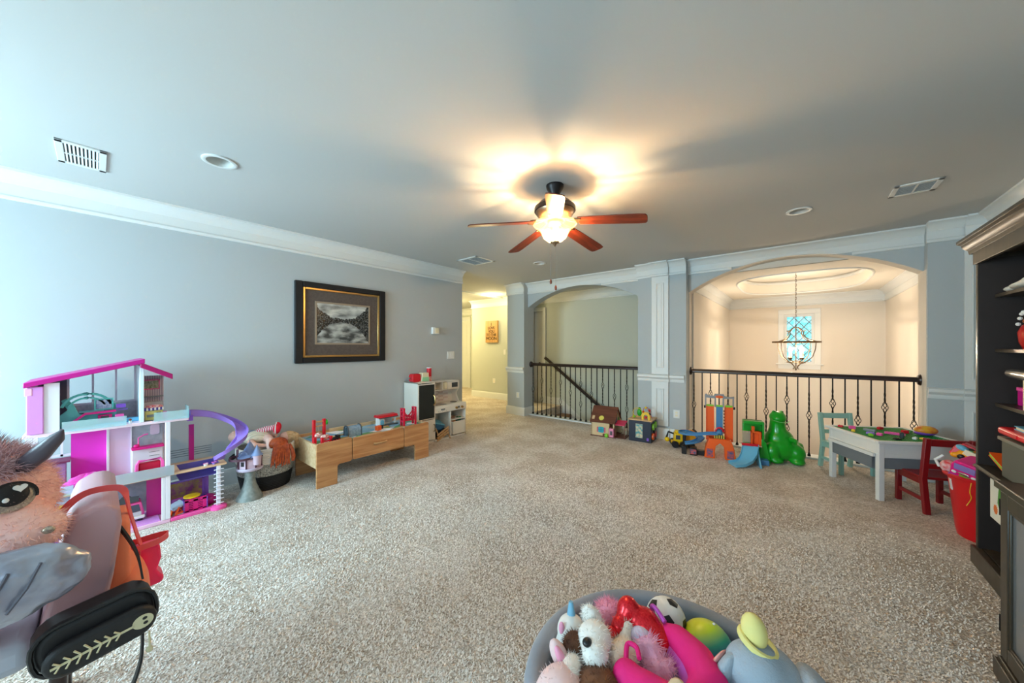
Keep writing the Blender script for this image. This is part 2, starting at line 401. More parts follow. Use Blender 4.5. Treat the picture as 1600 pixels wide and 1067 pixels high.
# baseboards
BB = [(0,0),(.018,0),(.018,.13),(.014,.145),(.008,.165),(0,.17)]
def base_x(mb, x0, x1, y, s=-1): mb.prism([(y+s*u, z) for u, z in BB], 0, x0, x1)
def base_y(mb, y0, y1, x, s): mb.prism([(x+s*u, z) for u, z in BB], 1, y0, y1)
c = MB(); base_y(c, -2.6, 4.1, LX, 1); S('baseboard_left', c, TRIM)
c = MB(); base_y(c, -2.6, PF, RX, -1); S('baseboard_right', c, TRIM)
c = MB()
for x0, x1, y in ((-4.85,-4.60,PF+.025),(-4.60,-4.34,PF),(-2.03,-1.28,PF),(-1.81,-1.525,PF-.03),(1.035,RX,PF),(1.28,RX,PF-.03)): base_x(c, x0, x1, y)
base_y(c, PF, AB, -4.36, 1); base_y(c, PF, AB, -2.016, -1); base_y(c, PF, AB, -1.292, 1); base_y(c, PF, AB, 1.045, -1)
S('baseboard_far', c, TRIM)
# white floor edge under each railing
S('trim_7', bx(((-4.36,AF+.03,-.2),(-2.016,AB+.02,.022)), ((-1.298,AF+.03,-.2),(1.051,AB+.02,.022))), TRIM, bevel=.004)

# ---------------------------------------------------------------- stairwell and hall
S('wall_stair', bx(((-5.04,7.3,-3),(-1.5,7.4,H)), ((-5.3,7.3,2.36),(-5.04,7.4,H)), ((-1.55,AB,-3),(-1.42,7.3,H)), ((-4.6,AB-.1,-3),(-1.55,AB,-.2)), ((-4.7,AB,-3),(-4.6,7.4,-.2)), ((-4.7,AB-.1,-3.1),(-1.42,7.4,-3)), ((-6.1,7.4,0),(-4.9,7.5,H)), ((-6.1,7.1,0),(-5.97,7.4,H)), ((-6.0,7.3,2.36),(-5.3,7.4,H))), STAIRWALL)
c = MB(); crown_x(c, -5.3, -1.55, 7.3); S('trim_8', c, TRIM)
d2 = S('door_2', bx(((-5.95,7.33,0),(-5.06,7.37,2.33))), TRIM)
for z0, z1 in ((.2,.95),(1.1,2.15)):
    for x0 in (-5.83,-5.43): P('door_panel', bx(((x0,7.322,z0),(x0+.27,7.33,z1))), TRIM, d2, bevel=.006)
P('casing', bx(((-5.04,7.27,0),(-4.94,7.3,2.33)), ((-6.0,7.268,2.33),(-4.94,7.3,2.43))), TRIM, d2, bevel=.004)
k = MB(); k.lathe([(0,-.02),(.024,-.015),(.028,0),(.02,.02),(0,.03)], n=14, M=Matrix.Translation((-5.13,7.29,1.0)) @ Matrix.Rotation(R(90),4,'X')); k.cyl((-5.13,7.34,1.0),(-5.13,7.3,1.0),.011)
P('door_knob', k, BLACKM, d2)
STC = mat('shadow_toned_stair_carpet', (150, 118, 92), .95, bump=(120,.6))  # stairwell shadow painted in: browner than the room carpet
st = bpy.data.objects.new('stairs', None); COL.objects.link(st); st['kind'] = 'structure'
for i in range(9):
    x = -4.45+i*.26; P('stair_step', bx(((x-.02,AB+.02,-.19*(i+1)-.25),(x+.26,7.3,-.19*(i+1)))), STC, st, bevel=.012)
sk = MB(); sk.prism([(-4.98,0),(-4.98,.17),(-4.5,.17),(-2.1,-1.585),(-2.1,-1.95),(-4.45,-.2)], 1, 7.275, 7.3); S('baseboard_stair', sk, TRIM)
hr = T('wall_handrail', 'dark wooden handrail sloping down the stairwell wall', 'handrail', (-4.85,7.2,1.1))
P('rail', MB().tube([(-.06,0,.05),(.0,0,.02),(1.9,0,-1.36)], None, flat=(.055,.065)), DARKWOOD, hr, bevel=.012)
for q in (.25, 1.2): P('bracket', MB().tube([(q,.0,-q*.725-.02),(q,.02,-q*.725-.08),(q,.095,-q*.725-.09)], .009), BLACKM, hr)
S('wall_hall', bx(((-7.32,7.0,0),(-5.25,7.1,H)), ((-7.32,7.1,0),(-7.22,8.4,H)), ((-10,8.3,2.42),(-7.3,8.4,H)), ((-8.83,8.3,0),(-7.3,8.4,2.42)), ((-10,4.0,0),(-9.9,8.4,H)), ((-10,4.0,0),(LX-.12,4.1,H))), STAIRWALL)
c = MB(); crown_x(c, -7.34, -5.25, 7.0); crown_x(c, -9.9, -7.34, 8.3); S('trim_9', c, TRIM)
c = MB(); base_x(c, -7.33, -5.25, 7.0); S('baseboard_hall', c, TRIM)
S('trim_10', bx(((-6.12,4.1,H-.035),(-6.04,7.0,H))), TRIM)
d1 = S('door_1', bx(((-9.75,8.31,0),(-8.85,8.35,2.36))), TRIM)
for z0, z1 in ((.2,.95),(1.1,2.2)):
    for x0 in (-9.65,-9.24): P('door_panel', bx(((x0,8.302,z0),(x0+.29,8.31,z1))), TRIM, d1, bevel=.006)
P('casing', bx(((-8.85,8.27,0),(-8.75,8.3,2.36)), ((-9.85,8.268,2.36),(-8.75,8.3,2.46))), TRIM, d1, bevel=.004)
for z in (.25,1.2,2.1): P('hinge', bx(((-8.87,8.295,z),(-8.845,8.312,z+.1))), BLACKM, d1)
sg = T('canvas_sign', 'tan wooden sign with dark stacked words on the hall wall', 'sign', (-6.51,7.0,1.84))
P('board', bx(((-.225,-.05,-.3),(.225,0,.3))), wood('tan_sign_wood', (206,160,96), (190,140,78), 2, 4), sg, bevel=.004)
SGT = mat('dark_brown_ink', (62, 42, 24), .8)
for w, z, s in (('I',.2,.09),('LOVE',.1,.085),('YOU',0,.085),('TO THE',-.09,.085),('MOON',-.19,.1)):
    t = P('lettering', text_mesh(w, s*1.25, .002, SGT), None, sg); t.location = (0,-.053,z); t.rotation_euler = (R(90),0,0)

# ---------------------------------------------------------------- foyer beyond the right arch
FL, FR_, FB, FC = -1.27, 1.27, 9.6, 2.52
S('wall_foyer', bx(((FL-.1,AB,-3),(FL,FB+.1,2.9)), ((FR_,AB,-3),(FR_+.1,FB+.1,2.9)), ((FL,FB,-3),(-.25,FB+.1,2.9)), ((.25,FB,-3),(FR_,FB+.1,2.9)), ((-.25,FB,-3),(.25,FB+.1,1.05)), ((-.25,FB,2.13),(.25,FB+.1,2.9)), ((-1.298,AF+.05,-3),(1.051,AB,-.2)), ((FL,AB+.002,FC),(FR_,AB+.03,2.9))), FOYERWALL)
S('floor_foyer', bx(((FL,AB,-3.1),(FR_,FB,-3))), wood('foyer_floor_wood', (150,108,74), (120,84,56), 0, 4))
fc = MB(); n = 64; cy = (AB+FB)/2
def oval(a):
    c_, s_ = math.cos(a), math.sin(a); e = 2/3.2
    return (.86*math.copysign(abs(c_)**e, c_), cy+1.25*math.copysign(abs(s_)**e, s_))
vs = []; fs = []
for i in range(n):
    a = 2*math.pi*i/n; ix, iy = oval(a); dx, dy = ix, iy-cy
    t = min((FR_/abs(dx)) if abs(dx) > 1e-6 else 9e9, ((FB-AB)/2/abs(dy)) if abs(dy) > 1e-6 else 9e9)
    vs += [(dx*t, cy+dy*t, FC), (ix, iy, FC), (ix, iy, 2.78)]
for i in range(n):
    a = 3*i; b = 3*((i+1) % n); fs += [(a,a+1,b+1,b), (a+1,a+2,b+2,b+1)]
vs.append((0,cy,2.78)); fs += [(3*i+2, 3*n, 3*((i+1) % n)+2) for i in range(n)]
fc.add(vs, fs); fc.box((FL,AB,2.80),(FR_,FB,2.9))
FCM = mat('foyer_ceiling_paint', (232,226,214), .85)
S('ceiling_foyer', fc, FCM)
ring = [(*oval(2*math.pi*i/n), 2.74) for i in range(n)]
c = MB().tube(ring, .03, 8, True); c.tube([(x,y,FC) for x,y,_ in ring], .016, 8, True)
dz = FC-H
def shift(p): return [(u, z+dz) for u, z in p]
c2 = [shift(UP), [(0,2.32),(.012,2.32),(.012,2.43),(0,2.43)], [(0,2.3),(.02,2.3),(.024,2.315),(.012,2.33),(0,2.33)]]
crown_x(c, FL, FR_, FB, c2); crown_y(c, AB, FB, FL, 1, c2); crown_y(c, AB, FB, FR_, -1, c2)
S('trim_11', c, TRIM)
w1 = S('window_1', bx(((-.35,FB-.02,1.04),(-.25,FB,2.13)), ((.25,FB-.02,1.04),(.35,FB,2.13)), ((-.35,FB-.022,2.13),(.35,FB,2.23)), ((-.35,FB-.02,.95),(.35,FB,1.04))), TRIM, bevel=.004)
P('window_sill', bx(((-.39,FB-.06,1.04),(.39,FB+.02,1.065))), TRIM, w1, bevel=.004)
P('sash', bx(((-.25,FB+.03,1.11),(-.2,FB+.06,2.07)), ((.2,FB+.03,1.11),(.25,FB+.06,2.07)), ((-.25,FB+.03,2.07),(.25,FB+.06,2.13)), ((-.25,FB+.03,1.05),(.25,FB+.06,1.11))), TRIM, w1, bevel=.003)
GP = glassy('leaded_window_glass', (190, 250, 250), .12)
_n = GP.node_tree.nodes; _t = _n.new('ShaderNodeTexCoord'); _z = _n.new('ShaderNodeTexNoise'); _z.inputs['Scale'].default_value = 16; _z.inputs['Detail'].default_value = 5; _r = _n.new('ShaderNodeValToRGB')
_r.color_ramp.elements[0].position = .38; _r.color_ramp.elements[1].position = .62; _r.color_ramp.elements[0].color = (.45,.85,.8,1); _r.color_ramp.elements[1].color = (1,1,1,1)
GP.node_tree.links.new(_t.outputs['Object'], _z.inputs['Vector']); GP.node_tree.links.new(_z.outputs['Fac'], _r.inputs['Fac']); GP.node_tree.links.new(_r.outputs['Color'], _n['Transparent BSDF'].inputs[0])
P('pane', bx(((-.2,FB+.04,1.11),(.2,FB+.045,2.07))), GP, w1)
lead = MB()
for k in range(-4, 9):
    for s in (1,-1):
        z0 = 1.11+k*.2
        pts = []
        for x in (-.2,.2):
            pts.append((x, z0+(x+.2 if s == 1 else .2-x)*1.5*.8))
        (xa,za),(xb,zb) = pts
        if max(za,zb) < 1.12 or min(za,zb) > 2.06: continue
        t0, t1 = 0, 1
        def cl(zv): return (zv-za)/(zb-za)
        lo_, hi_ = sorted((cl(1.11), cl(2.07))); t0 = max(0,lo_); t1 = min(1,hi_)
        if t1 > t0: lead.cyl((xa+(xb-xa)*t0,FB+.035,za+(zb-za)*t0),(xa+(xb-xa)*t1,FB+.035,za+(zb-za)*t1),.008,n=6)
P('lead_lattice', lead, mat('grey_lead', (150,150,146), .5, .4), w1)

# ---------------------------------------------------------------- railings
def baluster_meshes():
    H_ = 1.01
    def bar(segs):
        m = MB()
        for z0, z1, tw in segs:
            n = max(2, int((z1-z0)/.012)) if tw else 1
            vs = []; fs = []
            for i in range(n+1):
                z = z0+(z1-z0)*i/n; a = (i/n)*(z1-z0)*26 if tw else 0
                for k in range(4):
                    b = a+math.pi/4+k*math.pi/2; vs.append((.0095*math.cos(b), .0095*math.sin(b), z))
            for i in range(n):
                for k in range(4): fs.append((4*i+k, 4*i+(k+1) % 4, 4*i+4+(k+1) % 4, 4*i+4+k))
            m.add(vs, fs)
        return m
    out = {}
    out['plain'] = bar([(.02,H_,False)])
    out['single'] = bar([(.02,.22,False),(.22,.46,True),(.58,.82,True),(.82,H_,False)])
    out['double'] = bar([(.02,.15,False),(.15,.26,True),(.38,.64,True),(.76,.88,True),(.88,H_,False)])
    out = {k: mesh_of('baluster', v, BLACKM, False) for k, v in out.items()}
    b = MB()
    for k in range(4):
        pts = []
        for i in range(9):
            t = i/8; a = k*math.pi/2+t*math.pi*1.0; r = .006+.022*math.sin(math.pi*t); pts.append((r*math.cos(a), r*math.sin(a), -.06+.12*t))
        b.tube(pts, .0035, 5)
    out['basket'] = mesh_of('basket', b, BLACKM)
    out['shoe'] = mesh_of('shoe', MB().lathe([(.024,0),(.024,.012),(.012,.035),(.011,.045)], n=4, M=Matrix.Rotation(R(45),4,'Z')), BLACKM, False)
    return out
BM = baluster_meshes()
def railing(label, x0, x1, n, flangeR):
    y = AF+.1; t = T('railing', label, 'railing', ((x0+x1)/2, y, .022)); w = x1-x0
    P('handrail', MB().prism([(a, 1.01+b) for a, b in ((-.03,.0),(.03,.0),(.034,.015),(.03,.03),(.022,.052),(0,.058),(-.022,.052),(-.03,.03),(-.034,.015))], 0, -w/2+.01, w/2-.01), DARKWOOD, t)
    M = lambda x, s: Matrix.Translation((x,0,1.035)) @ Matrix.Rotation(R(90*s),4,'Y')
    P('rosette', MB().lathe([(.062,0),(.062,.012),(.05,.03),(.03,.034)], n=24, M=M(-w/2,1)), DARKWOOD, t)
    if flangeR: P('rosette', MB().lathe([(.062,0),(.062,.012),(.05,.03),(.03,.034)], n=24, M=M(w/2,-1)), DARKWOOD, t)
    for i in range(n):
        kind = 'plain' if i % 2 else ('single' if i % 4 == 0 else 'double')
        b = P('baluster', BM[kind], None, t); b.location = (-w/2+w*(i+.5)/n, 0, 0)
        P('shoe', BM['shoe'], None, b)
        for z in {'plain':(), 'single':(.52,), 'double':(.32,.70)}[kind]:
            k = P('basket', BM['basket'], None, b); k.location = (0,0,z)
    return t
railing('iron baluster railing with dark handrail in the arch onto the stairs', -4.36, -2.016, 21, False)
railing('iron baluster railing with dark handrail in the bright foyer arch', -1.298, 1.051, 21, True)

# ---------------------------------------------------------------- chandelier
CHM = mat('bronze_chandelier', (96, 76, 52), .4, .7)
CX, CY, CZ = -.04, 7.8, 1.51
ch = T('chandelier', 'bronze lantern chandelier hanging on a chain in the foyer', 'chandelier', (CX,CY,CZ))
P('canopy', MB().lathe([(.065,1.27),(.065,1.255),(.04,1.23),(.012,1.22)]), CHM, ch)
chain = MB()
for i in range(24):
    z = .30+i*.0385; M = Matrix.Translation((0,0,z)) @ Matrix.Rotation(R(90*(i % 2)),4,'Z')
    pts = [M @ Vector((.009*math.cos(a), 0, .024*math.sin(a))) for a in [k*math.pi/4 for k in range(8)]]
    chain.tube(pts, .0032, 5, True)
P('chain', chain, CHM, ch)
P('hoop', MB().tube([(.33*math.cos(2*math.pi*i/40), .33*math.sin(2*math.pi*i/40), 0) for i in range(40)], None, 4, True, flat=(.012,.03)), CHM, ch)
for k in range(4):
    a = R(45+k*90+8); c_, s_ = math.cos(a), math.sin(a)
    pr = [(.0,.255),(.05,.25),(.09,.22),(.12,.185),(.16,.195)]
    P('arm', MB().tube([(r*c_, r*s_, z) for r, z in pr], .008, 6).tube([(r*c_, r*s_, z) for r, z in [(.13,.185),(.125,.13),(.16,.08),(.22,.04),(.32,.01)]], .008, 6), CHM, ch)
    P('strap', MB().tube([(r*c_, r*s_, z) for r, z in [(.325,0),(.315,-.12),(.27,-.25),(.16,-.335),(.12,-.35)]], .007, 6), CHM, ch)
    P('scroll', MB().tube([(r*c_, r*s_, z) for r, z in [(.13,-.36),(.08,-.375),(.035,-.42),(.03,-.455),(.055,-.47)]], .006, 6), CHM, ch)
    P('candle', MB().cyl((.11*c_,.11*s_,-.27),(.11*c_,.11*s_,-.17),.012), CREAM, ch)
    P('candle_cup', MB().lathe([(.006,-.31),(.02,-.29),(.026,-.27)], (.11*c_,.11*s_,0), 12).tube([(.11*c_,.11*s_,-.31),(.06*c_,.06*s_,-.34),(0,0,-.32)], .006, 6), CHM, ch)
    P('bulb', MB().lathe([(0,-.17),(.011,-.165),(.017,-.145),(.012,-.11),(0,-.085)], (.11*c_,.11*s_,0), 12), mat('warm_bulb', (255,214,150), .3, emis=((255,206,130), 12)), ch)
    point('chandelier_bulb', (CX+.11*c_, CY+.11*s_, CZ-.13), 13.5, (1,.83,.64), .02)
P('ring_base', MB().tube([(.125*math.cos(2*math.pi*i/24), .125*math.sin(2*math.pi*i/24), -.355) for i in range(24)], .009, 6, True), CHM, ch)
P('stem', MB().cyl((0,0,.3),(0,0,-.46),.008).lathe([(0,-.5),(.015,-.48),(.008,-.45)], n=10), CHM, ch)

# ---------------------------------------------------------------- ceiling fan
FX, FY = -1.528, 2.387
FANM = mat('antique_pewter', (150, 126, 100), .28, .85)
DBR = mat('dark_bronze', (36, 30, 30), .35, .6)
BLW = wood('cherry_blade_wood', (120, 50, 30), (74, 28, 18), 0, 5, .35)
GLW = mat('frosted_glass_bowl', (255, 232, 196), .5)
fan = T('ceiling_fan', 'five-blade ceiling fan with cherry blades and a lit frosted bowl', 'ceiling fan', (FX,FY,H))
P('canopy', MB().lathe([(.072,0),(.072,-.012),(.066,-.03),(.045,-.062),(.042,-.075),(.03,-.082)], n=28), DBR, fan)
P('downrod', MB().cyl((0,0,-.08),(0,0,-.14),.012), DBR, fan)
P('motor_housing', MB().lathe([(.02,-.118),(.07,-.122),(.125,-.14),(.158,-.175),(.163,-.205),(.15,-.235),(.125,-.262),(.10,-.278),(.09,-.29)], n=36), FANM, fan)
P('motor_band', MB().lathe([(.1645,-.178),(.1665,-.182),(.1665,-.212),(.1625,-.216)], n=36), DBR, fan)
for k in range(5):
    a = R(39.7-97+72*k); M = Matrix.Rotation(a,4,'Z')
    iron = MB(); iron.tube([(.09,-.02,-.285),(.14,-.03,-.305),(.2,-.035,-.312)], .007, 6); iron.tube([(.09,.02,-.285),(.14,.03,-.305),(.2,.035,-.312)], .007, 6); iron.box((.17,-.045,-.318),(.215,.045,-.311))
    iron.v = [tuple(M @ Vector(v)) for v in iron.v]
    b = P('blade', MB().prism([(.0,-.052),(.1,-.058),(.45,-.066),(.5,-.06),(.512,-.04),(.514,0),(.512,.04),(.5,.06),(.45,.066),(.1,.058),(0,.052)], 2, -.004, .004), BLW, fan, bevel=.002)
    b.matrix_basis = M @ Matrix.Translation((.195,0,-.313)) @ Matrix.Rotation(R(7),4,'Y') @ Matrix.Rotation(R(-11),4,'X')
    P('blade_iron', iron, FANM, fan)
P('light_fitter', MB().lathe([(.05,-.285),(.06,-.295),(.06,-.306),(.05,-.318),(.02,-.32)], n=28), FANM, fan)
bowl = [(.178,-.312),(.17,-.325),(.135,-.35),(.11,-.385),(.09,-.425),(.06,-.45),(.03,-.46)]
tr = GLW.node_tree; bn = tr.nodes['Principled BSDF']; bn.inputs['Emission Color'].default_value = (*lin((255,196,110)),1); bn.inputs['Emission Strength'].default_value = .55
tp = tr.nodes.new('ShaderNodeBsdfTransparent'); tp.inputs[0].default_value = (1,.9,.76,1); mxs = tr.nodes.new('ShaderNodeMixShader'); mxs.inputs[0].default_value = .22
tr.links.new(tp.outputs[0], mxs.inputs[1]); tr.links.new(bn.outputs[0], mxs.inputs[2]); tr.links.new(mxs.outputs[0], tr.nodes['Material Output'].inputs[0])
P('glass_bowl', MB().shell(bowl+[(r-.006, z+.003) for r, z in bowl[::-1]], n=40), GLW, fan)
P('finial', MB().lathe([(0,-.5),(.008,-.49),(.016,-.475),(.036,-.468),(.038,-.458),(.02,-.45)], n=18), FANM, fan)
for x, y, l in ((-.03,-.015,.79),(.0,.012,.84)):
    pc = P('pull_chain', MB().cyl((x,y,-.40),(x,y,-l+.03),.0012,n=5), SILVER, fan)
    P('wooden_pull', MB().lathe([(0,-.022),(.008,-.016),(.01,0),(.006,.016),(0,.022)], (x,y,-l+.01), 10), wood('pull_wood',(150,74,44),(110,50,30),2,9), pc)
for k in range(3):
    a = R(39.7+30+120*k)
    P('bulb', MB().ell((.06*math.cos(a),.06*math.sin(a),-.372),(.024,.024,.03),n=12), mat('warm_fan_bulb', (255,220,160), .3, emis=((255,214,150), 6)), fan)
    point('fan_bulb', (FX+.03*math.cos(a), FY+.03*math.sin(a), H-.40), 5.2, (1,.75,.44), .016)

# ---------------------------------------------------------------- ceiling and wall fixtures
for (x, y), lb in zip(CANS, ('recessed ceiling light nearest the left wall', 'recessed ceiling light before the foyer arch', 'small recessed ceiling light in line below the fan')):
    t = T('recessed_light', lb, 'downlight', (x,y,H))
    P('trim_ring', MB().shell([(.1,-.001),(.1,-.008),(.09,-.012),(.074,-.008),(.074,.0)], n=32), TRIM, t)
    P('baffle', MB().shell([(.074,-.006),(.06,.1),(.0605,.1),(.0745,0)], n=32).lathe([(0,.099),(.06,.1)], n=32), mat('white_baffle',(205,205,200),.4), t)
def vent(lb, x0, x1, y0, y1, slats, axis, tilt=-28):
    t = T('ceiling_vent', lb, 'vent', ((x0+x1)/2,(y0+y1)/2,H)); a = (x1-x0)/2; b = (y1-y0)/2; f = .035
    P('frame', bx(((-a,-b,-.01),(-a+f,b,0)), ((a-f,-b,-.01),(a,b,0)), ((-a,-b,-.01),(a,-b+f,0)), ((-a,b-f,-.01),(a,b,0))), TRIM, t, bevel=.003)
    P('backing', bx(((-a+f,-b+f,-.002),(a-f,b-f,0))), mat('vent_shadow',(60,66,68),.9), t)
    sl = None
    for i in range(slats):
        if axis == 0:
            q = -b+f+(2*b-2*f)*(i+.5)/slats; m = MB().cb((0,q,-.006),(2*a-2*f,(2*b-2*f)/slats*.62,.0015),(R(tilt),0,0))
        else:
            q = -a+f+(2*a-2*f)*(i+.5)/slats; m = MB().cb((q,0,-.006),((2*a-2*f)/slats*.9,2*b-2*f,.0015),(0,R(35),0))
        P('slat', m, TRIM, t)
    P('centre_bar', bx(((-a+f,-.006,-.011),(a-f,.006,-.004))) if axis == 1 else bx(((-.006,-b+f,-.011),(.006,b-f,-.004))), TRIM, t)
    return t
vent('white ceiling vent above the doll house by the left wall', -4.0,-3.58,-.17,.05, 9, 0)
vent('square ceiling vent beside the yellow hallway', -4.0,-3.57,3.5,3.9, 12, 0, 35)
vent('small ceiling vent high above the dark bookcase', .6,.87,4.17,4.45, 9, 0, 35)
def plate(name, lb, cat, loc, rz, w, h, kind):
    t = T(name, lb, cat, loc, rz)      # local -y is out of the wall
    P('cover_plate', bx(((-w/2,-.008,-h/2),(w/2,0,h/2))), WHITEP, t, bevel=.003)
    if kind == 'outlet':
        for z in (-.022,.022): P('socket', MB().prism(rpoly(.034,.028,.01,(0,z)), 1, -.011, -.007), CREAM, t)
    else:
        for i in range(kind):
            x = (i-(kind-1)/2)*.046; P('switch', bx(((x-.016,-.012,-.033),(x+.016,-.007,.033))), WHITEP, t, bevel=.002)
    return t
plate('wall_outlet', 'white wall outlet on the pier beside the toy excavator', 'outlet', (-1.43,PF,.405), 0, .09, .125, 'outlet')
plate('wall_outlet', 'white wall outlet low on the narrow hallway pier', 'outlet', (-4.52,PF,.42), 0, .08, .12, 'outlet')
plate('wall_outlet', 'white wall outlet beneath the hall sign', 'outlet', (-6.45,7.0,.49), 0, .09, .13, 'outlet')
plate('light_switch', 'triple light switch plate on the left wall by the play kitchen', 'switch', (LX,3.84,1.285), 90, .15, .125, 3)
plate('light_switch', 'light switch at the edge of the hall wall', 'switch', (-6.06,7.0,1.28), 0, .08, .13, 1)
t = T('door_chime', 'small white alarm box on the left wall above the switches', 'sensor', (LX,3.5,1.685), 90)
P('housing', bx(((-.065,-.05,-.055),(.065,0,.055))), WHITEP, t, bevel=.008); P('front_grille', bx(((-.02,-.055,-.04),(.05,-.049,.045))), CREAM, t, bevel=.003)

# ---------------------------------------------------------------- framed landscape
fr = T('framed_picture', 'black and gold framed monochrome lake landscape on left wall', 'picture', (LX,2.05,1.72), 90)
w, h = 1.14, .975
def rim(w0, h0, w1, h1, y0, y1): return bx(((-w0/2,y0,-h0/2),(-w1/2,y1,h0/2)), ((w1/2,y0,-h0/2),(w0/2,y1,h0/2)), ((-w1/2,y0,h1/2),(w1/2,y1,h0/2)), ((-w1/2,y0,-h0/2),(w1/2,y1,-h1/2)))
P('outer_frame', rim(w, h, w-.17, h-.13, -.04, 0), mat('black_lacquer', (16,14,15), .7), fr, bevel=.008)
P('gold_liner', rim(w-.17, h-.13, w-.225, h-.185, -.032, 0), BRASS, fr, bevel=.006)
P('mat_board', bx(((-w/2+.11,-.016,-h/2+.09),(w/2-.11,-.004,h/2-.09))), mat('brown_mat_board', (96,84,76), .85, noise=(40,(86,74,68))), fr)
P('inner_liner', rim(.70, .53, .655, .485, -.022, -.014), mat('taupe_liner', (150,132,112), .6), fr, bevel=.002)
def landscape():
    m = bpy.data.materials.new('monochrome_landscape_print'); m.use_nodes = True; N = m.node_tree.nodes; L = m.node_tree.links; b = N['Principled BSDF']; b.inputs['Roughness'].default_value = .25
    tc = N.new('ShaderNodeTexCoord'); sp = N.new('ShaderNodeSeparateXYZ'); L.new(tc.outputs['Object'], sp.inputs[0])
    def math_(op, a, b_=None):
        n = N.new('ShaderNodeMath'); n.operation = op
        for i, v in enumerate((a, b_)):
            if v is None: continue
            if isinstance(v, (int, float)): n.inputs[i].default_value = v
            else: L.new(v, n.inputs[i])
        return n.outputs[0]
    def noise(scale, sx=1, sz=1, det=6):
        mp = N.new('ShaderNodeMapping'); mp.inputs['Scale'].default_value = (sx,1,sz); L.new(tc.outputs['Object'], mp.inputs['Vector'])
        n = N.new('ShaderNodeTexNoise'); n.inputs['Scale'].default_value = scale; n.inputs['Detail'].default_value = det; L.new(mp.outputs['Vector'], n.inputs['Vector']); return n.outputs['Fac']
    x = sp.outputs[0]; z = sp.outputs[2]
    cloud = noise(5, 1, 2.6); edge = noise(26, 1, .6, 3); water = noise(6, 1, 2.2)
    ax = math_('ABSOLUTE', math_('ADD', x, .02))
    bank = math_('MULTIPLY', math_('POWER', math_('DIVIDE', ax, .33), 2.5), .17)             # trees rise towards both sides
    top = math_('ADD', math_('ADD', bank, .02), math_('MULTIPLY', edge, .09))
    bot = math_('SUBTRACT', math_('SUBTRACT', .05, math_('MULTIPLY', bank, 1.35)), math_('MULTIPLY', edge, .06))
    tree = math_('MULTIPLY', math_('LESS_THAN', z, top), math_('GREATER_THAN', z, bot))
    def ramp(src, p0, p1, v0, v1):
        r = N.new('ShaderNodeValToRGB'); r.color_ramp.elements[0].position = p0; r.color_ramp.elements[1].position = p1
        r.color_ramp.elements[0].color = (v0*.97, v0, v0*.97, 1); r.color_ramp.elements[1].color = (v1*.97, v1, v1*.95, 1); L.new(src, r.inputs['Fac']); return r.outputs['Color']
    sky = ramp(cloud, .35, .65, .12, .62); wat = ramp(water, .38, .64, .06, .5); tr_ = ramp(noise(60,1,1,4), .45, .75, .008, .22)
    def mix(f, a, b_):
        n = N.new('ShaderNodeMix'); n.data_type = 'RGBA'; L.new(f, n.inputs['Factor']); L.new(a, n.inputs['A']); L.new(b_, n.inputs['B']); return n.outputs['Result']
    base = mix(math_('GREATER_THAN', z, .04), wat, sky); L.new(mix(tree, base, tr_), b.inputs['Base Color']); return m
P('print', bx(((-.33,-.02,-.245),(.33,-.017,.245))), landscape(), fr)

# ================================================================== play things along the left wall
# ---------------------------------------------------------------- doll house (local x = along the wall, y = into the wall)
dh = T('doll_house', 'three-storey pink and white doll house with purple slide', 'doll house', (-3.94,-.27,0), 90)
WP = mat('doll_house_white', (236,232,240), .4); LAV = mat('doll_house_lavender_wall', (226,196,226), .5)
DECK = mat('doll_house_deck', (226,186,148), .55); GREYW = mat('doll_house_grey_panel', (150,160,172), .5, noise=(30,(170,176,186)))
P('base', bx(((-.03,0,0),(.66,.36,.03))), mat('doll_house_pale_pink', (244,196,224), .4), dh, bevel=.006)
for x in (.63,): P('post', bx(((x,0,.03),(x+.03,.03,.82)), ((x-.022,.0,.03),(x,.012,.375))), WP, dh, bevel=.003)
P('post', bx(((.63,.33,.03),(.66,.36,.82))), WP, dh); P('post', bx(((-.03,.33,.03),(0,.36,.82))), WP, dh); P('post', bx(((-.03,0,.03),(0,.03,.82))), WP, dh)
P('middle_floor', bx(((-.05,0,.378),(.68,.36,.396)), ((.68,0,.378),(1.02,.045,.396)), ((.68,.25,.378),(1.02,.33,.396)), ((.98,.045,.378),(1.02,.25,.396)), ((.68,.045,.378),(.72,.25,.396))), DECK, dh, bevel=.003)
P('pool', bx(((.72,.045,.30),(.98,.25,.306)), ((.72,.24,.306),(.98,.25,.394)), ((.97,.045,.306),(.98,.25,.394))), mat('doll_pool_purple', (92,80,160), .3), dh)
P('top_floor', bx(((-.04,0,.815),(.77,.36,.84))), mat('doll_house_pink_white', (248,222,236), .4), dh, bevel=.004)
def slab(x0, z0, x1, z1, th): return MB().prism([(x0,z0),(x1,z1),(x1,z1+th),(x0,z0+th)], 1, -.03, .37)
P('roof', slab(-.035,1.155,.515,1.30,.035), MAG, dh, bevel=.004); P('roof', slab(.49,1.268,.67,1.165,.042), mat('dark_magenta_plastic', (170,12,100), .4), dh, bevel=.004)
P('corner_column', bx(((-.025,-.01,.84),(.045,.03,1.16))), LILAC, dh, bevel=.005); P('corner_column', bx(((-.032,-.012,1.10),(0,.04,1.15))), mat('pale_pink_cap',(248,190,220),.4), dh, bevel=.003)
P('side_wall', bx(((.045,.0,.84),(.11,.02,1.18)), ((-.02,.05,.84),(0,.36,1.16))), WP, dh)
P('closet', bx(((.0,.33,.84),(.13,.35,1.19)), ((.0,.2,.95),(.1,.34,.956)), ((.0,.2,1.07),(.1,.34,1.076))), mat('closet_grey',(96,92,104),.6), dh)
P('divider_wall', bx(((.488,0,.84),(.512,.36,1.28))), mat('doll_house_clear_white', (226,246,250), .3), dh, bevel=.003)
wf = MB()
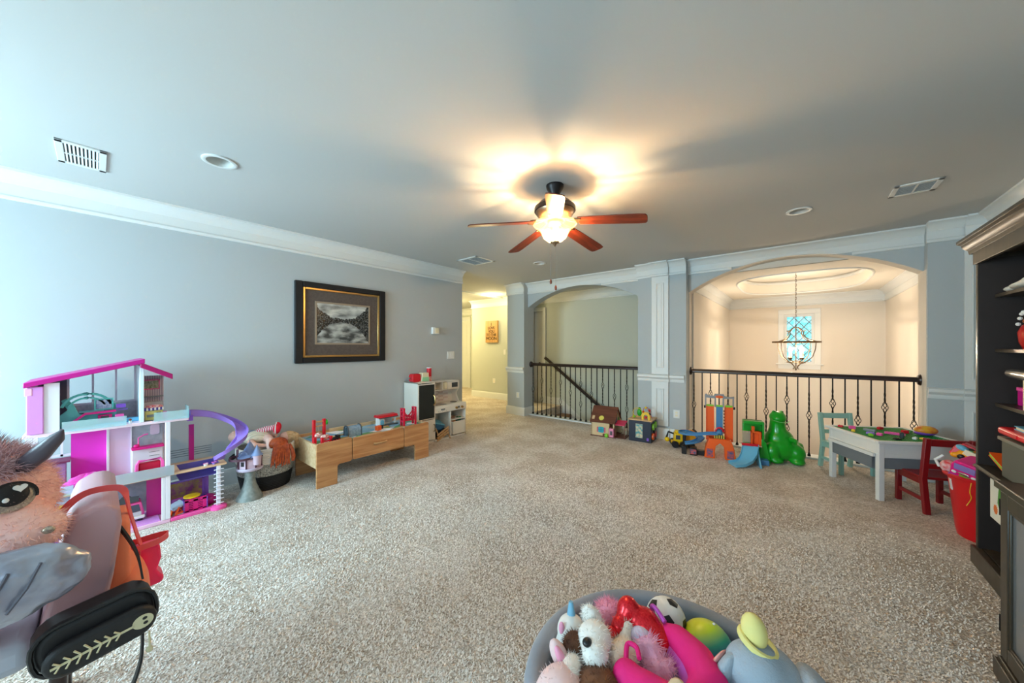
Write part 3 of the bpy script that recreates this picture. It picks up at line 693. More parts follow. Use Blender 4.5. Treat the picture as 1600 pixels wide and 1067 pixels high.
for x in (.13,.25,.37,.475): wf.box((x,.345,.98),(x+.012,.36,1.2+.24*(x-.0)))
wf.box((.13,.34,.975),(.49,.36,.99)); wf.prism([(.13,1.185),(.49,1.28),(.49,1.30),(.13,1.205)],1,.345,.36)
P('window_frame', wf, WP, dh)
P('lower_wall', bx(((.13,.34,.84),(.49,.36,.975))), mat('doll_house_marble', (214,212,218), .4, noise=(50,(186,186,196))), dh)
P('striped_wall', bx(((.512,.345,.84),(.65,.36,1.18))), stripes('mauve_wall_stripes', (214,204,216), (168,156,182), 0, 70), dh)
P('wall_picture', bx(((.53,.336,1.07),(.62,.345,1.14))), mat('doll_wall_picture', (110,130,90), .4, noise=(80,(190,190,170))), dh)
P('picture_rim', bx(((.525,.333,1.063),(.625,.336,1.07)), ((.525,.333,1.14),(.625,.336,1.147)), ((.525,.333,1.063),(.531,.336,1.147)), ((.619,.333,1.063),(.625,.336,1.147))), PINK, dh)
P('wall_shelf', bx(((.52,.30,1.0),(.645,.345,1.006))), GREYP, dh); P('cupboard', bx(((.52,.30,.84),(.645,.345,.96))), mat('pale_grey_plastic',(196,194,200),.5), dh, bevel=.003)
for x0, x1 in ((.12,.42),(.565,.77)): P('balcony_panel', bx(((x0,-.012,.835),(x1,-.006,.905))), AQUA, dh)
P('balcony_panel', bx(((.762,-.012,.835),(.768,.14,.93))), AQUA, dh)
P('balcony_panel', bx(((-.05,-.012,.39),(.17,-.006,.455))), AQUA, dh); P('balcony_panel', bx(((.33,-.012,.385),(.68,-.006,.465))), glassy('grey_clear_plastic',(214,222,228),.5), dh)
# middle storey
P('magenta_panel', bx(((.15,.30,.396),(.33,.315,.815))), mat('magenta_glitter_panel',(214,40,170),.3), dh); P('white_panel', bx(((.33,.2,.396),(.45,.215,.815))), LAV, dh, bevel=.003)
P('panel_edge', bx(((.325,.19,.396),(.337,.30,.815)), ((.448,.19,.396),(.456,.215,.815))), WP, dh)
P('backsplash', bx(((.456,.2,.62),(.63,.21,.80))), GREYW, dh); P('mirror', MB().prism(rpoly(.055,.085,.015,(.585,.74)),1,.194,.2), mat('doll_mirror',(222,200,222),.15), dh)
P('counter', bx(((.452,.13,.60),(.635,.21,.618))), HOT, dh, bevel=.003); P('counter_front', bx(((.456,.17,.396),(.63,.21,.60))), WP, dh, bevel=.003)
for z in (.5,.53,.56): P('drawer_line', bx(((.55,.166,z),(.61,.17,z+.004))), GREYP, dh)
P('faucet', MB().tube([(.49,.17,.62),(.49,.17,.69),(.52,.17,.71),(.545,.17,.715)],.005,6), PINK, dh); P('sink_flower', MB().ell((.48,.16,.63),(.018,.012,.014)), HOT, dh)
P('back_window', bx(((-.0,.345,.60),(.15,.36,.615)), ((-.0,.345,.78),(.15,.36,.8)), ((.1,.345,.6),(.112,.36,.8))), WP, dh)
P('back_cupboard', bx(((-.0,.2,.396),(.13,.34,.58))), mat('mauve_cupboard',(150,104,150),.5), dh, bevel=.004); P('cupboard_top', bx(((-.01,.19,.58),(.15,.345,.592))), mat('dark_plum',(110,30,70),.5), dh)
P('side_box', bx(((-.055,-.012,.55),(.025,.05,.66))), LAV, dh, bevel=.004)
# lower storey
P('lower_back', bx(((-.0,.34,.03),(.63,.35,.37))), GREYW, dh)
for z in (.30,.325,.35): P('slat', bx(((-.0,.33,z),(.63,.34,z+.006))), WP, dh)
P('magenta_door', bx(((.535,.16,.03),(.62,.175,.375))), mat('magenta_door_plastic',(190,20,130),.35), dh); P('door_teeth', bx(((.62,.16,.10),(.63,.175,.16)), ((.62,.16,.22),(.63,.175,.28))), HOT, dh)
P('garage_floor', bx(((.3,.01,.03),(.6,.3,.036))), LILAC, dh)
# annex
P('pink_rail', MB().tube([(.66,.02,.015),(.78,.02,.014),(.9,.02,.014),(.97,.03,.015)],None,flat=(.04,.03)), PINK, dh, bevel=.006)
P('ladder_foot', MB().lathe([(.06,0),(.06,.02),(.045,.03),(.02,.035)],(.965,.02,0),20), PINK, dh)
P('ladder_post', bx(((.95,.0,.02),(.978,.02,.38))), WP, dh, bevel=.003)
for i in range(9): P('rung', bx(((.93,-.012,.05+i*.037),(.998,.0,.056+i*.037))), WP, dh, bevel=.002)
P('magenta_post', bx(((.81,.32,.40),(.845,.335,.72)), ((.82,.32,.22),(.845,.335,.40))), MAG, dh)
P('purple_post', bx(((.90,.28,.03),(.94,.30,.38))), mat('violet_plastic',(130,80,190),.4), dh); P('magenta_lump', MB().ell((.93,.2,.04),(.06,.07,.05)), MAG, dh)
P('picture_panel', bx(((.67,.28,.0),(.90,.29,.23))), mat('printed_patio_panel',(150,70,130),.4,noise=(34,(170,150,70))), dh); P('panel_rim', bx(((.67,.276,.225),(.91,.29,.24)), ((.895,.276,0),(.91,.29,.23))), mat('violet_plastic'), dh)
for z in (.44,.46,.48,.5): P('fence_bar', bx(((.67,.33,z),(.97,.338,z+.005))), mat('grey_fence_bar',(120,128,134),.5), dh)
# slide: a U channel swept along a curve
sp = [(.77,.10,.835),(.84,.12,.825),(.93,.13,.80),(1.02,.12,.755),(1.10,.085,.70),(1.135,.04,.64),(1.12,-.0,.575),(1.06,-.025,.525),(1.0,-.02,.475),(.975,.01,.435),(.972,.05,.42)]
pts = []
for i in range(len(sp)-1):
    p0 = Vector(sp[max(i-1,0)]); p1 = Vector(sp[i]); p2 = Vector(sp[i+1]); p3 = Vector(sp[min(i+2,len(sp)-1)])
    for k in range(4):
        t_ = k/4; pts.append(.5*((2*p1)+(-p0+p2)*t_+(2*p0-5*p1+4*p2-p3)*t_*t_+(-p0+3*p1-3*p2+p3)*t_**3))
pts.append(Vector(sp[-1]))
prof = [(-.06,.05),(-.052,.05),(-.045,.012),(-.02,.004),(.02,.004),(.045,.012),(.052,.05),(.06,.05),(.052,0),(.025,-.008),(-.025,-.008),(-.052,0)]
vs = []; fs = []
for i, p in enumerate(pts):
    tg = (pts[min(i+1,len(pts)-1)]-pts[max(i-1,0)]); tg.z = 0; tg.normalize(); sd = Vector((tg.y,-tg.x,0)); s_ = 1-.35*i/len(pts)
    for u, v in prof: vs.append(p+sd*u*s_+Vector((0,0,v*s_)))
k = len(prof)
for i in range(len(pts)-1):
    for j in range(k): fs.append((i*k+j, i*k+(j+1) % k, (i+1)*k+(j+1) % k, (i+1)*k+j))
fs += [tuple(range(k)), tuple((len(pts)-1)*k+j for j in range(k))[::-1]]
P('slide', MB().add(vs, fs), PURPLE, dh)
P('slide_bracket', bx(((.765,.03,.80),(.80,.17,.845))), mat('violet_plastic'), dh)

def inhouse(name, lb, cat, lx, ly, lz, rz=0):
    return T(name, lb, cat, (-3.94-ly, -.27+lx, lz), 90+rz)
# teal loft bed in the top storey
t = inhouse('toy_loft_bed', 'teal toy loft bed with pink slide in the doll house attic', 'toy', .25, .13, .84)
b = MB(); 
P('arch', MB().tube(arc((-.02,.12), .12, 15, 165, 14, .0, 'xz'), None, flat=(.02,.016)).tube(arc((-.02,.12), .09, 20, 160, 12, .0, 'xz'), None, flat=(.02,.012)), TEAL, t)
P('side_panel', MB().prism([(-.17,0),(-.15,.09),(-.11,.13),(-.14,.2),(-.115,.215),(-.08,.16),(-.06,.1),(.06,.1),(.05,.16),(.12,.155),(.13,.03),(.13,0)],1,.0,.012), TEAL, t, bevel=.002)
P('bunk', bx(((-.06,.0,.09),(.12,.14,.10)), ((.06,.13,.0),(.12,.14,.1))), TEAL, t, bevel=.002)
P('slide', MB().tube([(-.13,-.03,.0),(-.1,-.03,.03),(-.03,-.03,.095),(.12,-.03,.10)], None, flat=(.05,.012)), HOT, t)
P('screen', bx(((.02,-.01,.12),(.10,.0,.19))), mat('toy_screen',(120,140,180),.2,noise=(60,(190,200,220))), t, bevel=.003); P('screen_rim', rim(.095,.085,.08,.07,-.014,-.004), TEAL, t).location = (.06,0,.155)
P('purple_shelf', bx(((.12,-.03,.10),(.18,.02,.104)), ((.12,-.02,.115),(.17,.02,.145))), mat('violet_plastic'), t, bevel=.002)
P('pink_console', bx(((.03,-.02,.02),(.10,.02,.075))), HOT, t, bevel=.003); P('console_hole', bx(((.045,-.022,.03),(.085,-.019,.065))), DGREY, t)
P('pink_seat', bx(((.115,-.05,.02),(.16,-.01,.07))), PINK, t, bevel=.004); P('light_tray', bx(((.02,-.06,.0),(.17,.0,.012)), ((.17,-.03,.0),(.24,.03,.03))), SKY, t, bevel=.003)
t = inhouse('toy_popcorn_stand', 'tiny striped toy snack stand on the doll house balcony', 'toy', .57, .06, .84)
P('cabinet', bx(((-.05,0,0),(.05,.04,.075))), mat('pale_yellow_plastic',(236,226,140),.4), t, bevel=.002); P('window', bx(((.015,-.003,.02),(.04,.0,.06))), BLACKP, t); P('label', bx(((-.04,-.003,.025),(.0,.0,.045))), GREYP, t)
P('awning', bx(((-.055,-.02,.078),(.055,.045,.1))), stripes('striped_awning_print',(240,240,240),(70,60,150),0,45), t, bevel=.004); P('topping', MB().ell((0,.01,.105),(.055,.03,.018)), mat('red_white_topping',(244,220,220),.5,noise=(60,(220,20,50))), t)
P('pink_side', bx(((.05,-.02,0),(.075,.02,.06))), PINK, t, bevel=.004)
t = inhouse('toy_figure', 'tiny brown toy figure standing on the doll house top floor', 'toy', .44, .03, .84)
P('body', MB().lathe([(.008,0),(.009,.012),(.006,.02)],n=10), WHITEP, t); P('head', MB().ell((0,0,.026),.009), mat('toy_brown',(120,60,40),.5), t)
t = inhouse('toy_comb', 'flat grey toy comb lying on the doll house top floor', 'toy', .53, .02, .841)
P('handle', bx(((-.03,-.005,0),(.03,.005,.006))), DGREY, t, bevel=.002); P('teeth', bx(((.0,-.014,0),(.03,-.005,.004))), DGREY, t)
# pink cloth pile in the middle storey
t = inhouse('doll_dress', 'crumpled bright pink doll dress heaped in the doll house', 'doll dress', .235, .10, .396)
b = MB(); n1, n2 = 26, 12; vs = []; fs = []
for i in range(n1):
    a = 2*math.pi*i/n1
    for j in range(n2):
        q = j/(n2-1); rr = .13*(1-q)**.9*(1+.22*math.sin(a*5+q*4)+.1*math.sin(a*9)); vs.append((rr*math.cos(a)*1.15, rr*math.sin(a)*.7, .10*math.sin(q*math.pi/2)*(1+.25*math.sin(a*7+q*9)*(1-q))))
for i in range(n1):
    for j in range(n2-1): fs.append((i*n2+j, ((i+1) % n1)*n2+j, ((i+1) % n1)*n2+j+1, i*n2+j+1))
P('skirt', b.add(vs,fs), mat('pink_satin',(236,40,170),.3,noise=(18,(246,110,210))), t); P('sash', MB().tube([(-.12,-.05,.02),(-.04,-.08,.05),(.03,-.07,.07),(.12,-.04,.03)],.014,8), MAG, t)
t = inhouse('toy_armchair', 'pink arched toy armchair on the doll house middle floor', 'toy chair', .545, .03, .396)
P('frame', MB().tube([(-.075,0,0),(-.07,0,.11),(-.06,0,.135),(.06,0,.135),(.07,0,.11),(.075,0,0)],None,flat=(.03,.018)), PINK, t, bevel=.003); P('cushion', bx(((-.06,0,.03),(.06,.05,.115))), mat('toy_red_cushion',(200,10,60),.5), t, bevel=.008); P('seat_rest', bx(((-.065,-.01,.0),(.065,.05,.03))), PINK, t, bevel=.003)
t = inhouse('toy_van', 'pale pink toy camper van parked in the doll house garage', 'toy car', .43, .12, .036)
P('body', MB().prism([(-.09,.02),(.09,.02),(.09,.07),(.075,.15),(-.07,.15),(-.09,.07)],1,0,.12), PINK, t, bevel=.008); P('rear_window', MB().prism([(-.07,.08),(.07,.08),(.06,.135),(-.06,.135)],1,-.004,.002), mat('toy_dark_window',(70,74,90),.3), t); P('bumper', bx(((-.095,-.012,.02),(.095,.01,.045))), WHITEP, t, bevel=.006); P('tailgate', bx(((-.075,-.005,.045),(.075,.001,.078))), mat('pale_grey_plastic'), t, bevel=.003)
P('hatch', MB().prism([(-.06,.16),(.06,.16),(.06,.20),(.02,.205),(.01,.22),(-.03,.22),(-.04,.205),(-.06,.2)],1,-.006,.002), DGREY, t)
for x in (-.065,.065): P('wheel', MB().tube([(x,.0,.02),(x,.03,.02)],.02,14), BLACKP, t)
t = inhouse('toy_hairbrush', 'yellow toy hairbrush on a violet box in the doll house', 'toy', .12, .05, .26)
P('box', bx(((-.12,0,-.22),(.07,.1,.03))), mat('violet_plastic'), t, bevel=.004); P('brush_head', MB().ell((.02,-.02,.045),(.055,.02,.015)), YELLOW, t)
t = inhouse('toy_cot', 'hot pink slotted toy cot at the foot of the doll house', 'toy', .82, .05, .0)
P('front', bx(((-.07,0,.02),(-.045,.01,.12)), ((-.015,0,.02),(.015,.01,.12)), ((.045,0,.02),(.07,.01,.12)), ((-.07,0,.02),(.07,.01,.035)), ((-.07,0,.105),(.07,.01,.13)), *[((x,0,z),(x+.03,.01,z+.008)) for x in (-.045,.015) for z in (.045,.06,.075,.09)]), HOT, t); P('side', bx(((.07,0,.02),(.078,.09,.12)), ((-.078,0,.02),(-.07,.09,.12)), ((-.07,.08,.02),(.07,.09,.12)), ((-.07,.01,.02),(.07,.08,.03))), mat('violet_plastic'), t)
t = inhouse('toy_table', 'round yellow toy table top above the pink cot', 'toy', .80, .085, .12)
P('top', MB().lathe([(.055,.02),(.055,.03),(.04,.034)],n=24), YELLOW, t); P('stem', MB().cyl((0,0,0),(0,0,.02),.02), YELLOW, t)
t = inhouse('toy_folding_chair', 'tipped orange toy chair with pale seat by the doll house', 'toy chair', .725, .05, .0, 25)
P('legs', MB().cb((-.03,0,.045),(.012,.012,.1),(0,R(20),0)).cb((.04,0,.04),(.012,.012,.09),(0,R(-25),0)).cb((0,0,.04),(.06,.01,.012)).cb((-.03,.05,.045),(.012,.012,.1),(0,R(20),0)).cb((.04,.05,.04),(.012,.012,.09),(0,R(-25),0)), ORANGE, t); P('seat', MB().cb((-.01,.03,.1),(.09,.07,.02),(R(20),R(-15),0)), mat('pale_blue_seat',(170,190,214),.5), t, bevel=.003)
t = inhouse('toy_sofa', 'small purple and red toy sofa behind the orange toy chair', 'toy', .75, .17, .0)
P('seat', bx(((-.06,0,0),(.06,.06,.05))), mat('crimson_plastic',(176,10,70),.5), t, bevel=.01); P('backrest', bx(((-.065,.04,.05),(.065,.07,.11))), mat('orchid_plastic',(176,90,190),.4), t, bevel=.012)
for i, (dx, nm, m_) in enumerate((('a','white toy cup on the doll house pool deck',WHITEP),('b','lilac toy shell on the doll house pool deck',PURPLE))):
    t = inhouse('toy_cup', nm, 'toy', .88+.055*i, .02, .396)
    P('cup', MB().shell([(.012,0),(.017,.02),(.015,.02),(.010,.003)],n=14), m_, t); P('lip', MB().tube([(.017*math.cos(a),.017*math.sin(a),.02) for a in [k*math.pi/6 for k in range(12)]],.002,5,True), PINK, t)

# ---------------------------------------------------------------- toy castle tower
t = T('toy_castle', 'grey-roofed toy castle tower on a stone-look pedestal', 'toy castle', (-3.99,.93,0), 60)
STN = mat('toy_stone',(146,152,148),.6,noise=(30,(120,128,124)))
P('pedestal', MB().lathe([(.105,0),(.1,.02),(.075,.07),(.052,.13),(.042,.18),(.04,.25),(.06,.27)],n=28), STN, t)
P('platform', MB().lathe([(.05,.26),(.10,.275),(.105,.29),(.1,.3)],n=20), mat('toy_lilac_grey',(190,176,196),.5), t)
BRN = mat('toy_dark_plum_wood',(88,52,66),.5)
P('house_wall', MB().lathe([(.092,.3),(.092,.385)],n=8), mat('toy_mauve_wall',(204,176,190),.5), t)
for k in range(8):
    a = 2*math.pi*k/8; P('timber', MB().cyl((.092*math.cos(a),.092*math.sin(a),.3),(.092*math.cos(a),.092*math.sin(a),.388),.007,n=6), BRN, t)
for k in range(8):
    a = 2*math.pi*(k+.5)/8; M = Matrix.Rotation(a,4,'Z'); P('window', MB().box((.083,-.014,.325),(.088,.014,.365),M), BLACKP if k % 2 else mat('toy_mauve_wall'), t)
P('eave', MB().lathe([(.1,.385),(.105,.39),(.1,.397)],n=8), BRN, t)
RFB = mat('toy_blue_grey_roof',(126,144,184),.5)
P('main_roof', MB().lathe([(.102,.395),(.06,.435),(.03,.49),(.012,.525),(0,.53)],n=8), RFB, t); P('spire', MB().cyl((0,0,.525),(0,0,.555),.006,.001,8), RFB, t)
P('side_turret', MB().lathe([(.03,.33),(.036,.42),(.038,.425)],(.075,-.06,0),14), mat('toy_mauve_wall'), t); P('turret_roof', MB().lathe([(.046,.42),(.03,.445),(.012,.49),(0,.515)],(.075,-.06,0),14), RFB, t)
P('dormer', MB().tube(arc((.0,.0),.03,0,180,10,-.075,'xz'),.007,6), RFB, t).location = (-.03,0,.43)
P('chimney', bx(((-.10,-.02,.38),(-.085,-.005,.47))), BRN, t); P('balcony', MB().shell([(.1,.385),(.1,.405),(.095,.405),(.095,.385)],(-.05,-.03,0),16), BRN, t)

# ---------------------------------------------------------------- rope basket with dolls
bk = T('rope_basket', 'woven rope basket, white above and black below, full of dolls', 'basket', (-4.26,1.13,0))
def coil(z0, z1, r0, r1, n):
    o = []
    for i in range(n):
        f = i/(n-1); r = r0+(r1-r0)*f; z = z0+(z1-z0)*f; o += [(r,z-.003),(r+.006,z),(r,z+.003)] if 0 else [(r+.005*math.sin(math.pi*.5*(k)), z+(z1-z0)/n*(k/2-.5)) for k in range(2)]
    return o
def bw(z): return .205+.045*math.sin(min(1,z/.42)*math.pi*.62)
def ringprof(z0, z1, n):
    out = []
    for i in range(n*3+1):
        z = z0+(z1-z0)*i/(n*3); out.append((bw(z)+.004*abs(math.sin(math.pi*i/3)), z))
    return out
def wallring(z0, z1, n): 
    o = ringprof(z0, z1, n); return MB().shell(o+[(r-.014, z) for r, z in o[::-1]], n=48)
P('black_base', wallring(0,.15,9), mat('black_rope',(26,26,28),.85), bk); P('bottom', MB().lathe([(.2,.0),(.2,.012)],n=40), mat('black_rope'), bk)
P('patterned_band', wallring(.15,.27,8), mat('grey_white_rope',(196,194,184),.9,noise=(110,(84,84,84))), bk); P('white_rim', wallring(.27,.42,10), mat('white_rope',(226,222,214),.9), bk)
for s in (-1,): P('rope_handle', MB().tube([(-.05+.0,-.25,.36),(-.03,-.285,.34),(.03,-.285,.34),(.05,-.25,.36)],.012,8), mat('black_rope'), bk)
P('lining', MB().lathe([(0,.30),(.225,.31)],n=40), mat('dark_lining',(50,40,44),.9), bk)
SKIN = mat('doll_skin',(232,188,172),.5); 
# baby doll lying over the rim
t = T('baby_doll', 'bald baby doll in a cream striped outfit lying in the basket', 'doll', (-4.28,1.06,.43), 78)
P('body', MB().ell((.0,0,.07),(.13,.085,.07)), stripes('cream_rib_knit',(236,228,206),(214,206,182),1,60), t); P('head', MB().ell((-.17,.02,.10),(.065,.06,.058)).ell((-.175,-.04,.10),(.014,.012,.012)).ell((-.19,.0,.15),(.016,.02,.012)), SKIN, t, remesh=.006)
P('arm', MB().tube([(-.07,-.08,.06),(-.02,-.13,.02),(.05,-.12,-.0)],[.028,.026,.02],10).ell((.065,-.118,0),(.026,.02,.018)), SKIN, t, remesh=.006)
P('leg', MB().tube([(.08,-.05,.06),(.10,-.13,.05),(.10,-.15,-.03)],[.045,.04,.03],12).ell((.10,-.165,-.045),(.028,.045,.02)), SKIN, t, remesh=.007); P('leg', MB().tube([(.09,.05,.06),(.16,.0,.08)],[.045,.034],12), SKIN, t, remesh=.007)
t = T('cloth_doll', 'cloth doll lying legs up with striped stockings and red round shoes', 'doll', (-4.27,1.13,.52), 70)
STK = stripes('pink_white_stocking',(244,236,236),(226,70,110),0,50)
for s, y in (('a',.05),('b',-.03)): P('leg', MB().tube([(-.1,y,.02),(.0,y,.05),(.07,y-.01,.06)],[.022,.022,.02],10), STK, t)
for y in (.05,-.06): P('shoe', MB().ell((.10,y,.055),(.035,.05,.05)), mat('red_felt',(222,20,54),.8), t); P('shoe_rim', MB().tube([(.09,y+.05*math.cos(a),.055+.05*math.sin(a)) for a in [k*math.pi/8 for k in range(16)]],.006,6,True), WHITEP, t)
P('skirt', MB().ell((-.12,.02,.0),(.07,.09,.05)), mat('grey_blue_cloth',(130,140,164),.9), t)
def hair(strands, m, t, name='hair'):
    h = MB()
    for s, rr in strands: h.tube(s, [rr, rr*1.1, rr, rr*.5] if len(s) == 4 else rr, 6)
    P(name, h, m, t)
t = T('red_haired_doll', 'doll with long copper hair hanging over the basket rim', 'doll', (-4.08,1.19,.40), 0)
CP = mat('copper_hair',(196,88,36),.45,noise=(40,(150,56,20)))
P('head', MB().ell((-.03,.0,.04),(.06,.07,.055)), SKIN, t); P('hair_cap', MB().ell((-.0,.0,.045),(.075,.085,.062)), CP, t)
hair([([(.03,y*.5,.08),(.07,y*.8,.03),(.085,y+rnd.uniform(-.01,.01),-.06),(.08,y+rnd.uniform(-.02,.02),-.13-rnd.uniform(0,.05))],.008) for y in [-.075+i*.0055 for i in range(29)]], CP, t); P('braid', MB().tube([(.05,.08,.03),(.075,.1,-.03),(.08,.11,-.1),(.078,.105,-.14)],[.016,.018,.02,.014],8), CP, t)
t = T('blonde_doll', 'doll with tangled blonde hair at the right of the basket', 'doll', (-4.27,1.33,.42), 0)
BL = mat('blonde_hair',(222,188,142),.5,noise=(40,(190,150,104)))
P('head', MB().ell((0,-.02,.03),(.06,.065,.06)), SKIN, t); P('hair_cap', MB().ell((0,.01,.035),(.062,.068,.06)), BL, t)
hair([([(.02*math.cos(a),.03+.02*math.sin(a),.08),(.07*math.cos(a),.04+.06*math.sin(a),.05),(.09*math.cos(a),.05+.08*math.sin(a),-.02),(.085*math.cos(a),.05+.075*math.sin(a),-.09)],.006) for a in [R(-110+6*i) for i in range(50)]], BL, t)

# ---------------------------------------------------------------- train table
OAKT = wood('honey_oak_veneer', (212,160,108), (182,124,76), 0, 3.5, .42)
OAKL = wood('pale_oak_veneer', (216,186,146), (196,160,116), 0, 4, .5)
tt = T('train_table', 'long honey oak train table with a front drawer', 'play table', (-3.71,1.41,0), 90)
def leg_panel(y0, y1, flip):
    L = 1.36; a, b, lw = (0,.355,.205)
    pts = [(0,0),(lw,0),(lw,.17)]+arc((lw+.03,.17+.0),.03,180,90,4)+[(b-.03,.2)]+arc((b-.02,.225),.025,-90,0,4)+[(b,.45-.0),(.02,.45)]+arc((.02,.43),.02,90,180,4)
    if flip: pts = [(L-x, z) for x, z in pts]
    return MB().prism(pts, 1, y0, y1)
for y0, y1 in ((0,.02),(.56,.58)):
    for f in (False, True): P('leg_panel', leg_panel(y0,y1,f), OAKT, tt, bevel=.003)
d = P('drawer', MB().prism(rpoly(.63,.235,.022,(.68,.325)),1,.0,.02), OAKT, tt, bevel=.003); P('drawer_pull', MB().tube([(.6,-.012,.335),(.63,-.022,.332),(.73,-.022,.332),(.76,-.012,.335)],.009,8), OAK, d)
P('back_rail', bx(((.355,.56,.205),(1.005,.58,.46))), OAKL, tt); P('end_rail', bx(((.0,.02,.2),(.02,.56,.44)), ), OAKL, tt); P('end_rail', bx(((1.34,.02,.2),(1.36,.56,.44))), OAKL, tt); P('drawer_box', bx(((.36,.02,.21),(1.0,.5,.225)), ((.36,.02,.225),(.37,.5,.38)), ((.99,.02,.225),(1.0,.5,.38))), OAKL, tt)
def playmat():
    m = mat('printed_town_playmat',(96,150,120),.6); N = m.node_tree.nodes; L = m.node_tree.links; b = N['Principled BSDF']; tc = N.new('ShaderNodeTexCoord')
    v = N.new('ShaderNodeTexVoronoi'); v.inputs['Scale'].default_value = 7; L.new(tc.outputs['Object'], v.inputs['Vector'])
    r = N.new('ShaderNodeValToRGB'); r.color_ramp.interpolation = 'CONSTANT'; cols = [(96,150,120),(150,190,214),(92,160,96),(176,186,190),(130,176,204),(196,190,120)]
    r.color_ramp.elements[0].color = (*lin(cols[0]),1)
    for i, c_ in enumerate(cols[1:]): e = r.color_ramp.elements.new((i+1)/6); e.color = (*lin(c_),1)
    r.color_ramp.elements[-1].position = .83
    s = N.new('ShaderNodeSeparateColor'); L.new(v.outputs['Color'], s.inputs[0]); L.new(s.outputs[0], r.inputs['Fac']); L.new(r.outputs['Color'], b.inputs['Base Color']); return m
P('play_board', bx(((.02,.02,.405),(1.34,.56,.42))), playmat(), tt)
def ontable(name, lb, cat, x, y, rz=0): return T(name, lb, cat, (-3.71-y, 1.41+x, .42), 90+rz)
t = ontable('toy_crane', 'red toy gantry crane with wooden drum on the train table', 'toy', .10, .2)
for x in (-.05,.05): P('post', bx(((x-.014,-.014,0),(x+.014,.014,.24))), REDP, t, bevel=.003)
P('axle', MB().cyl((-.05,0,.215),(.05,0,.215),.008), OAK, t); P('axle', MB().cyl((-.05,0,.17),(.05,0,.17),.006), OAK, t); P('green_knob', MB().cyl((.064,0,.2),(.08,0,.2),.028,n=20), GREEN, t); P('rope', MB().tube([(-.01,0,.17),(.0,0,.1),(.02,0,.06)],.002,5), CREAM, t)
P('ramp', bx(((-.09,-.1,0),(-.06,-.06,.08)), ((-.03,-.14,0),(-.005,-.11,.07)), ((.06,-.13,0),(.085,-.1,.07)), ((-.03,-.13,.02),(.085,-.115,.035))), REDP, t, bevel=.003); P('cargo', MB().ell((.03,-.08,.06),(.05,.03,.03)).ell((-.02,-.04,.08),(.04,.03,.03)), mat('patterned_cargo',(236,226,214),.7,noise=(60,(190,60,60))), t)
t = ontable('toy_train', 'small black toy engine beside the red gantry crane', 'toy train', .22, .1, 20)
P('boiler', MB().cyl((-.05,0,.03),(.02,0,.03),.02,n=14), BLACKP, t); P('cab', bx(((.02,-.022,.012),(.055,.022,.062))), BLACKP, t, bevel=.003); P('funnel', MB().cyl((-.035,0,.045),(-.035,0,.068),.007), YELLOW, t)
for x in (-.035,0,.035):
    for y in (-.024,.024): P('wheel', MB().cyl((x,y-.003,.012),(x,y+.003,.012),.012), REDP, t)
t = ontable('toy_tunnel', 'grey-blue arched toy tunnel on the train table', 'toy', .46, .2)
GB = mat('grey_blue_stone_print',(150,170,186),.6,noise=(50,(120,140,160)))
ar_ = arc((0,.06),.055,0,180,14)+[(-.055,0),(-.042,0)]+arc((0,.06),.042,180,0,14)+[(.042,0),(.055,0)]
P('vault', MB().prism(ar_,0,-.07,.07), GB, t); P('portal', MB().prism([(u*1.12, v*1.08) for u, v in ar_],0,-.078,-.07), DGREY, t); P('portal', MB().prism([(u*1.12, v*1.08) for u, v in ar_],0,.07,.078), DGREY, t)
t = ontable('toy_station', 'white toy station with a red roof on the train table', 'toy', 1.0, .43)
P('walls', bx(((-.11,-.05,0),(-.04,.05,.1)), ((.1,-.05,0),(.12,-.035,.1)), ((.1,.035,0),(.12,.05,.1)), ((-.04,.04,0),(.12,.05,.09))), WHITEP, t); P('door_print', MB().prism([(-.1,0),(-.05,0),(-.05,.05)]+arc((-.075,.05),.025,0,180,8),1,-.053,-.049), SKY, t)
P('roof', MB().prism([(-.07,.1),(.07,.1),(.05,.13),(-.05,.13)],0,-.13,.14), REDP, t, bevel=.003); P('gutter', bx(((-.13,-.072,.094),(.14,-.066,.104))), DGREY, t); P('platform', bx(((-.12,-.09,0),(.13,-.05,.012))), DGREY, t)
t = ontable('toy_bridge', 'crimson toy suspension bridge at the end of the train table', 'toy', 1.17, .17)
CR_ = mat('crimson_toy_paint',(222,24,66),.35)
for x in (-.085,.085):
    for y in (-.03,.03): P('tower_post', bx(((x-.014,y-.006,0),(x+.014,y+.006,.225))), CR_, t, bevel=.002)
    for z in (.06,.12,.18,.215): P('tower_rung', bx(((x-.014,-.03,z),(x+.014,.03,z+.012))), CR_, t)
for y in (-.03,.03): P('cable', MB().prism([(-.085,.215),(-.06,.16),(-.03,.13),(0,.12),(.03,.13),(.06,.16),(.085,.215),(.085,.19),(.06,.138),(.03,.11),(0,.10),(-.03,.11),(-.06,.138),(-.085,.19)],1,y-.003,y+.003), CR_, t); P('lattice', bx(*[((-.085+.0245*k,y-.003,.075),(-.079+.0245*k,y+.003,.125)) for k in range(8)], ((-.085,y-.003,.07),(.085,y+.003,.08))), CR_, t)
P('deck', bx(((-.1,-.03,.06),(.1,.03,.072))), CR_, t)
t = ontable('toy_block', 'orange and black toy cargo block on the train table', 'toy', .77, .2, 15)
P('block', bx(((-.03,-.025,0),(.03,.025,.055))), ORANGE, t, bevel=.004); P('black_end', bx(((.03,-.024,.01),(.06,.024,.05))), BLACKP, t, bevel=.004)
